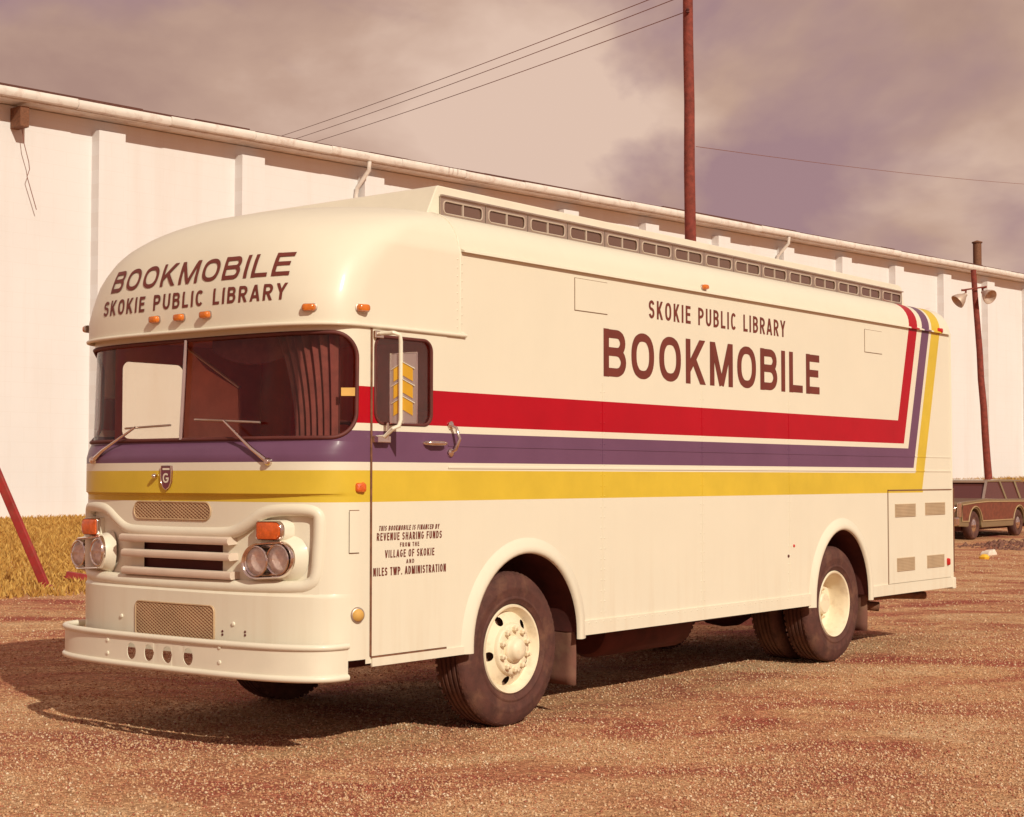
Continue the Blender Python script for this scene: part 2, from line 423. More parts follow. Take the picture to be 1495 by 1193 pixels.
wh = empty('warehouse', (W0.x, W0.y, BASE0), atan2(WD.y, WD.x))
tag(wh, 'long white warehouse with pilasters and a white gutter behind the bus', 'warehouse')
UA, UB, PD, WH = -22.0, 82.0, 0.36, 11.25
def sl_box(mb, x0, x1, y0, y1, z0, z1):      # a box whose length follows the slope of the lot
    n = len(mb.v); mb.box(x0, x1, y0, y1, z0, z1)
    for i in range(n, len(mb.v)):
        q = mb.v[i]; mb.v[i] = (q[0], q[1], q[2] + RISE * q[0])
    return mb
sl_box(MB(), UA, UB, PD, 34.0, -1.2, WH - 0.22).build('wall', 'wall', wh)
pil = sl_box(MB(), 0, 0.86, 0.0, PD + 0.004, -1.2, WH - 0.56).mesh('pilaster', 'wall')
for n in range(-4, 17):
    if n * SP + 0.9 > UB: break
    o = bpy.data.objects.new('pilaster', pil); col.objects.link(o); o.parent = wh; o.location = (n * SP, 0, RISE * n * SP)
# the plate the pilasters carry, the soffit, the gutter and the dark roof edge
sl_box(MB(), UA - 0.3, UB + 0.3, -0.28, 34.2, WH - 0.20, WH - 0.08).build('soffit', 'gutter', wh)
gm = MB(); seg = 3.05; k = 0; gutter_parts = []
u = UA - 0.3
while u < UB:
    e = min(u + seg - 0.012, UB + 0.3); dz = random.uniform(-0.016, 0.016); tw = random.uniform(-0.012, 0.012)
    prof = [(-0.30, 0.0), (-0.42, 0.02), (-0.47, 0.10), (-0.46, 0.20), (-0.43, 0.25), (-0.42, 0.24), (-0.44, 0.12), (-0.40, 0.06), (-0.30, 0.05)]
    g = MB().prism(prof, lambda a, b: (u, a, WH - 0.17 + b + dz + RISE * u), lambda a, b: (e, a, WH - 0.17 + b + dz + tw + RISE * e))
    g.build('gutter', 'gutter', wh, smooth=40); u += seg
re_ = MB(); u = UA - 0.35
while u < UB:
    e = u + random.uniform(1.2, 3.4); e = min(e, UB + 0.4); d = random.uniform(-0.015, 0.025)
    sl_box(re_, u, e - 0.01, -0.40 - d, 34.3, WH - 0.076, WH + 0.125 + d); u = e
re_.build('roof_edge', 'tar', wh)
for n in (2, 7):                             # downspouts beside two pilasters
    x = n * SP - 0.14; z = RISE * x
    MB().tube([(x, -0.36, WH - 0.18 + z), (x, -0.34, WH - 0.45 + z), (x, 0.20, WH - 0.95 + z), (x, 0.27, WH - 1.2 + z), (x, 0.27, 0.3 + z)], 0.07, 10).build('downspout', 'gutter', wh, smooth=50)
px_ = -2.35
br_ = MB().box(px_ - 0.18, px_ + 0.08, -0.15, PD + 0.002, WH - 0.85 + RISE * px_, WH - 0.30 + RISE * px_).build('cable_box', 'rust', wh, bevel=0.01)
cbl = [(px_, 0.1, WH - 0.8), (px_ + 0.06, 0.05, WH - 1.3), (px_ + 0.22, 0.08, WH - 1.75), (px_ + 0.26, 0.1, WH - 1.95), (px_ + 0.2, 0.12, WH - 2.15), (px_ + 0.52, 0.16, WH - 3.0)]
MB().tube(cbl, 0.012, 6).build('cable', 'cable', br_)
# vent stack standing on the roof, seen above the gutter
vs = deep(1427, 392, 92.0); inv = wh.matrix_basis.inverted()
def towh(p): q = Vector(p) - Vector((W0.x, W0.y, BASE0)); return Vector((q.dot(Vector((WD.x, WD.y, 0))), q.dot(-Vector((WN.x, WN.y, 0))), q.z))
vt = deep(1427, 352, 92.0); a, b_ = towh(vs), towh(vt)
st = MB().lathe([(0.24, WH + 0.1 + RISE * a.x), (0.24, b_.z - 0.12), (0.30, b_.z - 0.12), (0.30, b_.z - 0.06), (0.02, b_.z + 0.04)], (a.x, a.y, 0), (0, 0, 1), 16).build('vent_stack', 'rust', wh, smooth=40)

# ------------------------------------------------------------------ poles and wires
def pole_mesh(p0, p1, r0, r1, nm, parent, m='pole'):
    P = [Vector(p0).lerp(Vector(p1), t) for t in np.linspace(0, 1, 10)]
    for q in P[1:-1]: q.x += random.uniform(-0.015, 0.015); q.y += random.uniform(-0.015, 0.015)
    R = [r0 + (r1 - r0) * t for t in np.linspace(0, 1, 10)]
    return MB().tube(P, R, 14).build(nm, m, parent, smooth=50)
pp = deep(1012, 600, 40.0); ptop = deep(1004, -30, 40.0)
up = empty('utility_pole', (pp.x, pp.y, gz(pp.x, pp.y))); tag(up, 'tall dark brown utility pole rising behind the bus roof', 'utility pole')
pt = ptop - Vector(up.location)
pole_mesh((0, 0, -0.4), (pt.x, pt.y, pt.z), 0.165, 0.125, 'pole', up)
# wires run left to a pole beyond the warehouse
fp = deep(235, 300, 105.0); far = empty('utility_pole', (fp.x, fp.y, gz(fp.x, fp.y))); tag(far, 'distant wooden utility pole beyond the warehouse roof holding the three wires', 'utility pole')
fz = (deep(235, 262, 105.0).z)
pole_mesh((0, 0, -0.4), (0, 0, fz - far.location.z + 0.2), 0.17, 0.12, 'pole', far)
MB().bar((-1.3, 0, fz - far.location.z), (1.3, 0, fz - far.location.z), 0.12, 0.12).build('crossarm', 'pole', far)
arm = Vector((AX_R.x, AX_R.y, 0))
for i, (ppx, dpx, dz) in enumerate(((835, 400, 0), (875, 430, 1), (945, 470, 2))):
    ya = 37 + (1004 - ppx) * -0.3525
    a = deep(1004, ya, 39.84); tgt = Vector((fp.x, fp.y, fz)) + Vector((1.1 * (i - 1), 0, 0.06)); 
    slope_px = (dpx, {0: 190, 1: 197, 2: 206}[i])
    P = []
    for t in np.linspace(0, 1, 40):
        q = a.lerp(tgt, t); q.z -= 4 * 0.35 * t * (1 - t); P.append(q)
    w = MB().tube(P, 0.012, 5).build('overhead_wire', 'cable', None, smooth=60)
    tag(w, ['uppermost of three overhead wires running from the tall pole across the warehouse roof', 'middle of three overhead wires running from the tall pole across the warehouse roof', 'lowest of three overhead wires running from the tall pole across the warehouse roof'][i], 'wire', 'overhead wires to the tall pole')
    ins = MB().lathe([(0.0, -0.05), (0.05, -0.04), (0.03, 0.0), (0.05, 0.03), (0.03, 0.07), (0.0, 0.08)], a - Vector(up.location) + Vector((0.0, 0.0, 0.0)), (0, 0, 1), 10).build('insulator', 'dark', up, smooth=50)
a = deep(1016, 214, 39.84); b = deep(1530, 271, 74.0); P = []
for t in np.linspace(0, 1, 30):
    q = a.lerp(b, t); q.z -= 4 * 0.12 * t * (1 - t); P.append(q)
w = MB().tube(P, 0.008, 5).build('overhead_wire', 'cable', None, smooth=60); tag(w, 'single faint wire leaving the tall pole away from the bus front', 'wire', 'overhead wires to the tall pole')

# leaning lamp pole with two floodlights
lb = deep(1447, 712, 62.0); lt = deep(1421, 394, 62.0); gzl = gz(lb.x, lb.y)
lp = empty('floodlight_pole', (lb.x, lb.y, gzl)); tag(lp, 'leaning brown lamp pole with two floodlights behind the parked car', 'lamp pole')
base = Vector((0, 0, -0.5)); top = lt - Vector((lb.x, lb.y, gzl))
pole_mesh(base, top, 0.155, 0.105, 'pole', lp)
def flood(px, py, aim, nm):
    c = deep(px, py, 61.75) - Vector((lb.x, lb.y, gzl)); ax = Vector(aim).normalized()
    s = MB().lathe([(0.0, -0.24), (0.07, -0.24), (0.09, -0.17), (0.13, -0.10), (0.22, 0.03), (0.285, 0.19), (0.295, 0.25), (0.275, 0.25), (0.20, 0.06), (0.0, -0.06)], c, ax, 24)
    f = s.build('floodlight', 'lampshade', lp, smooth=35)
    MB().lathe([(0.0, -0.02), (0.06, 0.0), (0.075, 0.07), (0.0, 0.13)], c, ax, 12).build('bulb', 'lampglass', f, smooth=60)
    k = c + Vector((0, 0, 0.30)); MB().tube([c - ax * 0.2, c - ax * 0.24 + Vector((0, 0, 0.14)), k], 0.045, 8).build('knuckle', 'pole', f, smooth=50)
    return k
v0 = AX_R
k1 = flood(1404, 435, -AX_R * 0.75 - AX_V * 0.15 + Vector((0, 0, -0.62)), 'a')
k2 = flood(1440, 430, AX_R * 0.42 - AX_V * 0.8 + Vector((0, 0, -0.52)), 'b')
MB().tube([k1, (k1 + k2) / 2, k2], 0.03, 8).build('arm', 'pole', lp, smooth=50)

# ------------------------------------------------------------------ the bus: x runs from nose to tail, y inward from its left side, z up
BW, HW, XS, NS = 2.44, 1.22, -1.35, 3.0
XR = 7.25
bus = empty('bookmobile_bus', (0, 0, 0))
tag(bus, 'white bookmobile bus with red, blue and yellow stripes parked on the gravel', 'bus')

def interp(tab, z):
    if z <= tab[0][0]: return tab[0][1]
    for (a, p), (b, q) in zip(tab, tab[1:]):
        if z <= b: return p + (q - p) * (z - a) / (b - a)
    return tab[-1][1]
NOSE = [(0.30, -1.785), (0.955, -1.795), (0.975, -1.772), (1.553, -1.772), (1.563, -1.800), (1.79, -1.800), (1.84, -1.775), (1.875, -1.742), (2.60, -1.700)]
CAPD = [(2.58, -1.775), (2.70, -1.775), (2.80, -1.768), (2.90, -1.750), (3.00, -1.717), (3.10, -1.665), (3.18, -1.605), (3.25, -1.530), (3.31, -1.435), (3.36, -1.31), (3.40, -1.155), (3.43, -0.97), (3.45, -0.76), (3.46, -0.52)]
CAPX = [(2.70, -1.35), (2.95, -1.22), (3.17, -0.98), (3.30, -0.70), (3.36, -0.50), (3.5, -0.46)]
CAPN = [(2.70, 3.0), (3.00, 2.75), (3.17, 2.5), (3.32, 2.2), (3.5, 2.1)]
def cap_inset(z):
    if z <= 3.11: return -0.012
    if z <= 3.39:
        q = (z - 3.11) / 0.28; return 0.28 * (1 - sqrt(max(0, 1 - q * q)))
    return 0.28 + (HW - 0.28) * (1 - sqrt(max(0, 1 - ((z - 3.39) / 0.07)))) if z < 3.4599 else HW - 0.001
def prof(z): return (interp(NOSE, z), 0.0) if z < 2.575 else (interp(CAPD, z), cap_inset(z))
def sx(t, D, dep, n=NS): return D + dep * (1 - (max(0.0, 1 - abs(t) ** n)) ** (1 / n))
def ends(z): return (XS, NS) if z < 2.575 else (interp(CAPX, z), interp(CAPN, z))
def front(y, z, off=0.0):
    D, i = prof(z); h = HW - i; t = max(-1, min(1, (y - HW) / h)); xs_, nn = ends(z); dep = xs_ - D
    e = 1e-3; x = sx(t, D, dep, nn); g = (sx(min(1, t + e), D, dep, nn) - sx(max(-1, t - e), D, dep, nn)) / (2 * e * h)
    D2 = prof(z + 0.004)[0]; gz_ = (D2 - D) / 0.004
    n = Vector((-1, g, gz_)).normalized(); return Vector((x, y, z)) + n * off
def fr(px, py, off=0.0):                     # where a pixel's ray meets the bus front
    r = ray(px, py); lo, hi = 4.0, 16.0
    for _ in range(60):
        m_ = (lo + hi) / 2; p = CAM + r * m_
        inside = (-0.02 < p.y < BW + 0.02) and p.x > front(min(max(p.y, 0.001), BW - 0.001), p.z, off).x
        if p.y > BW + 0.02: inside = True
        if inside: hi = m_
        else: lo = m_
    return CAM + r * hi
PHI = [radians(a) for a in (-90, -88, -86, -84, -80, -76, -71, -66, -60, -54, -48, -42, -36, -30, -24, -18, -12, -6, 0, 6, 12, 18, 24, 30, 36, 42, 48, 54, 60, 66, 71, 76, 80, 84, 86, 88, 90)]
def pphi(ph, D, z, i=0.0, xs=XS, nn=NS):
    c, s = max(0.0, cos(ph)), sin(ph); h = HW - i
    return Vector((D + (xs - D) * (1 - c ** (2 / nn)), HW + math.copysign(abs(s) ** (2 / nn), s) * h, z))
def loft(rows): return MB().grid(rows)

# front bands
def band(name, zs, m='paint', extra=0.0):
    return loft([[pphi(p, interp(NOSE, z) + extra, z) for p in PHI] for z in zs]).build(name, m, bus, smooth=28)
band('front_apron', [0.578, 0.93, 0.945, 0.955, 0.972])
band('front_belt', [1.545, 1.555, 1.563, 1.575, 1.62, 1.70, 1.77, 1.79, 1.805, 1.82, 1.84, 1.858, 1.875])

def column_wall(mb, us, holes, v0, v1, fmap):
    B = sorted(set([round(u, 6) for u in us] + [round(h[k], 6) for h in holes for k in (0, 1)])); e = 1e-7
    def solids(u):
        iv = [(v0(u), v1(u))]
        for (ua, ub, lo, hi) in holes:
            if ua < u < ub:
                a, b = lo(u), hi(u); out = []
                for p, q in iv:
                    if b <= p or a >= q: out.append((p, q)); continue
                    if a > p: out.append((p, a))
                    if b < q: out.append((b, q))
                iv = out
        return iv
    for a, b in zip(B, B[1:]):
        A, C = solids(a + (b - a) * 1e-4), solids(b - (b - a) * 1e-4)
        if len(A) != len(C): A = C = solids((a + b) / 2)
        for (p, q), (r, s) in zip(A, C): mb.add([fmap(a, p), fmap(b, r), fmap(b, s), fmap(a, q)], [(0, 1, 2, 3)])
    return mb
def rr_hole(ua, ub, z0, z1, ru, rz):         # rounded rectangle
    def k(u):
        d = max(0.0, (ua + ru) - u, u - (ub - ru)); return 1 - sqrt(max(0.0, 1 - min(1, d / ru) ** 2))
    return (ua, ub, lambda u: z0 + rz * k(u), lambda u: z1 - rz * k(u))
def rr_us(ua, ub, ru, n=8): return [ua + ru * (1 - cos(pi / 2 * i / n)) for i in range(n + 1)] + [ub - ru * (1 - cos(pi / 2 * i / n)) for i in range(n + 1)]
def rr_loop(ua, ub, z0, z1, ru, rz, n=8):
    P = []
    for (cu, cz, a0) in ((ub - ru, z1 - rz, 0), (ua + ru, z1 - rz, 90), (ua + ru, z0 + rz, 180), (ub - ru, z0 + rz, 270)):
        for i in range(n + 1):
            a = radians(a0 + 90 * i / n); P.append((cu + ru * cos(a), cz + rz * sin(a)))
    return P
def dense(P, step):
    out = []
    for (a, b) in zip(P, P[1:] + P[:1]):
        n = max(1, int(math.hypot(b[0] - a[0], b[1] - a[1]) / step)); out += [(a[0] + (b[0] - a[0]) * i / n, a[1] + (b[1] - a[1]) * i / n) for i in range(n)]
    return out

# windshield frame with its opening, glass in two panes, rubber gasket and centre bar
WU, WR = radians(84.5), radians(21); WZ0, WZ1, WRZ = 1.895, 2.522, 0.15
def wmap(off): return lambda u, z: pphi(u, interp(NOSE, z) + off, z)
fw = column_wall(MB(), PHI + rr_us(-WU, WU, WR, 10), [rr_hole(-WU, WU, WZ0, WZ1, WR, WRZ)], lambda u: 1.875, lambda u: 2.60, wmap(0.0)).build('windshield_frame', 'paint', bus, smooth=28)
ws = empty('windshield'); ws.parent = bus
def gmap(u, z): p = pphi(u, interp(NOSE, z) + 0.016, z, 0.012); return p
for a, b in ((-WU - 0.01, -0.006), (0.006, WU + 0.01)):
    us = [a + (b - a) * i / 28 for i in range(29)]
    column_wall(MB(), us, [], lambda u: WZ0 - 0.01 + (0.15 * max(0, (abs(u) - WU + WR) / WR) ** 3), lambda u: WZ1 + 0.01 - (0.15 * max(0, (abs(u) - WU + WR) / WR) ** 3), gmap).build('pane', 'glass', ws, smooth=40)
lp_ = dense(rr_loop(-WU, WU, WZ0, WZ1, WR, WRZ, 12), 0.09)
MB().tube([wmap(-0.002)(u, z) for u, z in lp_], 0.0125, 8, closed=True).build('gasket', 'rubber', ws, smooth=60)
MB().tube([wmap(-0.006)(0.0, z) for z in np.linspace(WZ0, WZ1, 6)], 0.014, 8).build('divider', 'chrome', ws, smooth=60)

# moulded nose: recessed lamp panel inside a rolled rim
NZ0, NZ1 = 0.972, 1.545
rimpath = [(0.13, 1.08), (0.115, 1.40), (0.13, 1.455), (0.20, 1.472), (0.40, 1.468), (0.50, 1.445), (0.60, 1.385), (0.70, 1.335), (0.80, 1.322), (1.22, 1.318)]
rimpath = rimpath + [(BW - y, z) for y, z in rimpath[-2::-1]]
rimbot = [(BW - 0.16, 1.03), (BW - 0.24, 1.005), (1.22, 0.995), (0.24, 1.005), (0.16, 1.03)]
def smooth_closed(P, it=2):
    for _ in range(it):
        Q = []
        for a, b in zip(P, P[1:] + P[:1]): Q += [(a[0] * .75 + b[0] * .25, a[1] * .75 + b[1] * .25), (a[0] * .25 + b[0] * .75, a[1] * .25 + b[1] * .75)]
        P = Q
    return P
RIM = smooth_closed(rimpath + rimbot, 2)
tops = sorted([p for p in RIM if p[1] > 1.2 or (0.3 > p[0] or p[0] > BW - 0.3)])
def rim_hi(y):
    best = None
    for a, b in zip(RIM, RIM[1:] + RIM[:1]):
        if (a[0] - y) * (b[0] - y) <= 0 and abs(a[0] - b[0]) > 1e-9:
            z = a[1] + (b[1] - a[1]) * (y - a[0]) / (b[0] - a[0]); best = z if best is None else max(best, z)
    return best
def rim_lo(y):
    best = None
    for a, b in zip(RIM, RIM[1:] + RIM[:1]):
        if (a[0] - y) * (b[0] - y) <= 0 and abs(a[0] - b[0]) > 1e-9:
            z = a[1] + (b[1] - a[1]) * (y - a[0]) / (b[0] - a[0]); best = z if best is None else min(best, z)
    return best
y_lo, y_hi = min(p[0] for p in RIM) + 1e-4, max(p[0] for p in RIM) - 1e-4
ycols = sorted([HW + math.copysign(abs(sin(p)) ** (2 / NS), sin(p)) * HW for p in PHI] + [p[0] for p in RIM])
def fmap(off): return lambda y, z: front(y, z, off)
def sill_z(y): return NZ0
column_wall(MB(), ycols, [(y_lo, y_hi, rim_lo, rim_hi)], lambda u: NZ0, lambda u: NZ1, fmap(0.0)).build('nose_panel', 'paint', bus, smooth=28)
GO = (0.845, 1.600, 1.085, 1.262)           # grille opening
column_wall(MB(), [y for y in ycols if y_lo <= y <= y_hi] + [GO[0], GO[1]], [(GO[0], GO[1], lambda u: GO[2], lambda u: GO[3])], rim_lo, rim_hi, fmap(-0.045)).build('lamp_panel', 'paint', bus, smooth=28)
R3 = [front(y, z, -0.022) for y, z in dense(RIM, 0.05)]
MB().tube(R3, 0.040, 16, closed=True).build('nose_rim', 'paint', bus, smooth=60)
MB().box(-1.70, -1.25, 0.80, 1.65, 1.05, 1.30).build('grille_cavity', 'dark', bus)
for (p, q) in (((174, 785), (336, 790)), ((177, 807), (338, 813)), ((177, 832), (340, 841))):
    a, b = fr(p[0] + 2, p[1], 0.02), fr(q[0] - 2, q[1], 0.02); zc = (a.z + b.z) / 2
    P = [front(y, zc, 0.005) for y in np.linspace(a.y, b.y, 17)]
    g = MB()
    rows = []
    for q_ in P:
        rows.append([q_ + Vector((dx, 0, dz)) for dx, dz in ((0.05, 0.022), (-0.005, 0.026), (-0.026, 0.016), (-0.030, -0.006), (-0.018, -0.024), (0.05, -0.020))])
    g.grid(rows, wrap=True); n = len(g.v); g.f.append(tuple(range(6))); g.f.append(tuple(n - 6 + i for i in reversed(range(6))))
    g.build('grille_bar', 'steelpaint', bus, smooth=50)

def mesh_grille(y0, y1, z0, z1, ru, rz, nm, pitch=0.036):
    g = MB(); w = 0.0036
    hole = rr_hole(y0, y1, z0, z1, ru, rz); st = pitch
    def clip(p, q):
        n = 40; seg_ = []; run = []
        for i in range(n + 1):
            y, z = p[0] + (q[0] - p[0]) * i / n, p[1] + (q[1] - p[1]) * i / n
            ok = y0 < y < y1 and hole[2](y) < z < hole[3](y)
            if ok: run.append((y, z))
            elif run: seg_.append(run); run = []
        if run: seg_.append(run)
        return seg_
    Hh = z1 - z0; sl_ = 1.75
    k0 = int((y1 - y0 + Hh * sl_) / st) + 2
    for k in range(-1, k0):
        for sgn in (1, -1):
            ys = y0 - Hh * sl_ + k * st if sgn == 1 else y0 + k * st
            p = (ys, z0); q = (ys + sgn * Hh * sl_, z1)
            for run in clip(p, q):
                if len(run) < 2: continue
                P = [front(run[0][0], run[0][1], 0.003 + 0.0015 * sgn), front(run[-1][0], run[-1][1], 0.003 + 0.0015 * sgn)]
                g.bar(P[0], P[1], w * 2.0, w, up=(-1, 0, 0))
    ob = g.build(nm, 'meshm', bus, merge=None)
    fl = dense(rr_loop(y0, y1, z0, z1, ru, rz, 6), 0.05)
    MB().tube([front(y, z, 0.004) for y, z in fl], 0.006, 6, closed=True).build('frame', 'meshm', ob, smooth=60)
    bk = MB(); us_ = sorted(rr_us(y0, y1, ru, 6) + list(np.linspace(y0, y1, 16)))
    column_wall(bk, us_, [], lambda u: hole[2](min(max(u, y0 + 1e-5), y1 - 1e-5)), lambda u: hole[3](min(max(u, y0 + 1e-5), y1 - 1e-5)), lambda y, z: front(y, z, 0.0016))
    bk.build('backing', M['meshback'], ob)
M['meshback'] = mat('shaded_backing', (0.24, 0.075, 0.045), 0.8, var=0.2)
ca, cb = fr(197, 746), fr(308, 746); zt, zb = fr(250, 733).z, fr(250, 758).z
cyy = (ca.y + cb.y) / 2; mesh_grille(cb.y, ca.y, zb, zt, 0.05, 0.05, 'grille_mesh')
ca, cb = fr(199, 905), fr(313, 905); zt, zb = fr(255, 881).z, fr(255, 930).z - 0.01
mesh_grille(cb.y, ca.y, zb, zt, 0.035, 0.035, 'grille_mesh')

# lamps
def headlight_pair(pa, pb):
    A, B = fr(*pa, 0.030), fr(*pb, 0.030); c = (A + B) / 2; ax = Vector((-1, (c.y - HW) * 0.10, 0)).normalized()
    bz = MB(); r0 = 0.097
    def ring(r, h):
        out = []; d = (B - A); w = d.normalized(); up = Vector((0, 0, 1))
        for i in range(24):
            a_ = pi / 2 + pi * i / 23; out.append(A + w * cos(a_) * r + up * sin(a_) * r + ax * h)
        for i in range(24):
            a_ = -pi / 2 + pi * i / 23; out.append(B + w * cos(a_) * r + up * sin(a_) * r + ax * h)
        return out
    pod = MB(); rows = [ring(0.150, -0.085), ring(0.132, -0.062), ring(0.116, -0.035), ring(0.107, -0.012)]
    pod.grid(rows, wrap=True); pod.build('lamp_pod', 'paint', bus, smooth=60)
    rows = [ring(r0 + 0.012, -0.03), ring(r0 + 0.012, 0.005), ring(r0 + 0.006, 0.014), ring(r0 - 0.002, 0.010), ring(r0 - 0.006, -0.004)]
    bz.grid(rows, wrap=True); bz.add(ring(r0 - 0.006, -0.042), [tuple(range(48))])
    hb = bz.build('headlight_bezel', 'chrome', bus, smooth=50)
    for P in (A, B):
        hl = MB().lathe([(0.088, -0.002), (0.092, 0.010), (0.086, 0.014), (0.080, 0.008)], P, ax, 32, caps=False)
        h = hl.build('headlight', 'chrome', bus, smooth=50)
        MB().lathe([(0.079, 0.004), (0.060, -0.018), (0.03, -0.034), (0.0, -0.038)], P + ax * 0.002, ax, 28, caps=False).build('reflector', M['reflector'], h, smooth=80)
        MB().lathe([(0.080, 0.008), (0.062, 0.019), (0.035, 0.026), (0.0, 0.028)], P, ax, 28, caps=False).build('lens', 'lampglass', h, smooth=80)
M['reflector'] = mat('silvered_reflector', (0.86, 0.75, 0.71), 0.32, 0.55, var=0.2, scale=28, bump=0.5, bscale=45)
headlight_pair((115.5, 808), (144, 806)); headlight_pair((375, 819.5), (406, 817.5))
def signal(pc, w, h, flip):
    c = fr(*pc, 0.015); n = 8; pts = []
    r = h / 2 * 0.8; rs = 0.015
    for (cy, cz, a0, rad) in ((w / 2 - r, h / 2 - r, 0, r), (-w / 2 + rs, h / 2 - rs, 90, rs), (-w / 2 + rs, -h / 2 + rs, 180, rs), (w / 2 - r, -h / 2 + r, 270, r)):
        for i in range(n + 1): a = radians(a0 + 90 * i / n); pts.append((cy + rad * cos(a), cz + rad * sin(a)))
    s = -1 if not flip else 1
    tilt = 0.10 * (1 if c.y > HW else -1)
    def at(k, h_): return lambda a, b: c + Vector((-h_ + tilt * s * a * k, s * a * k, b * k))
    pod = MB(); pod.grid([[at(1.28, -0.085)(*p) for p in pts], [at(1.22, -0.045)(*p) for p in pts], [at(1.10, -0.012)(*p) for p in pts]], wrap=True); pod.build('lamp_pod', 'paint', bus, smooth=60)
    b = MB(); b.grid([[at(1.08, -0.03)(*p) for p in pts], [at(1.08, 0.008)(*p) for p in pts], [at(1.03, 0.014)(*p) for p in pts], [at(0.97, 0.006)(*p) for p in pts]], wrap=True)
    sg = b.build('turn_signal', 'chrome', bus, smooth=50)
    l = MB(); l.grid([[at(0.97, 0.004)(*p) for p in pts], [at(0.92, 0.018)(*p) for p in pts], [at(0.6, 0.023)(*p) for p in pts]], wrap=True); l.add([at(0.6, 0.023)(*p) for p in pts], [tuple(range(len(pts)))])
    l.build('lens', 'orange', sg, smooth=50)
signal((132.5, 769), 0.185, 0.105, True); signal((394, 775), 0.185, 0.105, False)
def marker(p, nrm, w=0.085, h=0.045, m='amber'):
    p = Vector(p); n = Vector(nrm).normalized(); t = Vector((0, 0, 1)).cross(n).normalized(); u = n.cross(t)
    pts = rr_loop(-w / 2, w / 2, -h / 2, h / 2, 0.018, 0.018, 5)
    def ring(k, d): return [p + t * a * k + u * b * k + n * d for a, b in pts]
    b = MB(); b.grid([ring(1.12, -0.012), ring(1.12, 0.006), ring(1.0, 0.009)], wrap=True); b.add(ring(1.0, 0.009), [tuple(range(len(pts)))])
    k = b.build('marker_light', 'alum' if m == 'amber' else m, bus, smooth=45)
    l = MB(); l.grid([ring(0.98, 0.008), ring(0.95, 0.026), ring(0.8, 0.036), ring(0.4, 0.039)], wrap=True); l.add(ring(0.4, 0.039), [tuple(range(len(pts)))]); l.build('lens', m, k, smooth=50)
def fnormal(p):
    a = front(p.y, p.z, 0.0); b = front(p.y, p.z, 0.05); return b - a
for px, py in ((131, 481), (228, 467), (264, 464), (302, 460), (452, 449)):
    p = fr(px, py, 0.0); marker(p, fnormal(p))
p = side(529, 450, -0.012); p.y = -0.012
q = fr(529, 450, 0.0); marker(q if q.x < -1.2 else p, (-0.35, -1, 0.05))
p = side(524, 712); marker(side(524, 712, 0.012), (-0.25, -1, 0), 0.075, 0.06, 'orange')
marker(side(1027, 420, 0.004), (0, -1, 0.15), 0.07, 0.04)
marker(side(1371, 483, 0.0), (0.2, -1, 0.0), 0.055, 0.05, 'redlens')

# badge: a shield with a white G, and the hood catch beside it
bc = fr(244.5, 697, 0.0); sh = [(-0.046, 0.072), (0.046, 0.072), (0.050, 0.03), (0.046, -0.03), (0.028, -0.062), (0.0, -0.078), (-0.028, -0.062), (-0.046, -0.03), (-0.050, 0.03)]
bd = MB().prism(sh, lambda a, b: front(bc.y - a, bc.z + b, 0.0), lambda a, b: front(bc.y - a, bc.z + b, 0.012)).build('badge', 'badge', bus)
MB().tube([front(bc.y - a, bc.z + b, 0.012) for a, b in dense(sh, 0.03)], 0.004, 6, closed=True).build('edge', 'chrome', bd, smooth=60)
MB().lathe([(0.012, 0.0), (0.016, 0.02), (0.010, 0.035), (0.0, 0.04)], fr(229, 695, 0.0), (-1, 0, 0), 12).build('hood_catch', 'chrome', bus, smooth=50)

# bumper: a channel with rolled edges, wrapping the corners, four tow holes
BZ0, BZ1, BD = 0.490, 0.672, -1.905
def bpt(u, z, off=0.0):
    s, c = sin(u), max(0, cos(u)); D = BD - off; h = HW + 0.03 + off
    return Vector((D + (-1.53 - D) * (1 - c ** (2 / NS)), HW + math.copysign(abs(s) ** (2 / NS), s) * h, z))
def u_of_y(y): t = (y - HW) / (HW + 0.03); return math.asin(max(-1, min(1, math.copysign(abs(t) ** (NS / 2), t))))
def on_bumper(px, py):
    r = ray(px, py); lo, hi = 4., 16.
    for _ in range(50):
        m_ = (lo + hi) / 2; p = CAM + r * m_
        if p.x > bpt(u_of_y(p.y), p.z).x: hi = m_
        else: lo = m_
    return CAM + r * hi
holes = []; hus = []
for px, py in ((192, 948), (217, 950), (245, 952), (275, 954)):
    c = on_bumper(px, py); uc = u_of_y(c.y); ru = abs(u_of_y(c.y + 0.044) - u_of_y(c.y - 0.044)) / 2; zc = (BZ0 + BZ1) / 2 - 0.006
    if abs(ru) < 1e-5: ru = 0.03
    holes.append((uc - ru, uc + ru, (lambda uc, ru, zc: lambda u: zc - 0.052 * sqrt(max(0, 1 - ((u - uc) / ru) ** 2)))(uc, ru, zc), (lambda uc, ru, zc: lambda u: zc + 0.052 * sqrt(max(0, 1 - ((u - uc) / ru) ** 2)))(uc, ru, zc)))
    hus += [uc + ru * cos(pi * i / 12) for i in range(13)]
BPH = [radians(a / 2) for a in range(-180, 181, 3)] + [radians(a) for a in (-89, -88, -87, 87, 88, 89)]
bmp = column_wall(MB(), BPH + hus, holes, lambda u: BZ0, lambda u: BZ1, lambda u, z: bpt(u, z)).build('bumper', 'white', bus)
sb = bmp.modifiers.new('solid', 'SOLIDIFY'); sb.thickness = 0.005; sb.offset = 0
for z, r in ((BZ1, 0.020), (BZ0, 0.020)):
    MB().tube([bpt(u, z) for u in sorted(BPH)], r, 10).build('rolled_edge', 'white', bmp, smooth=60)
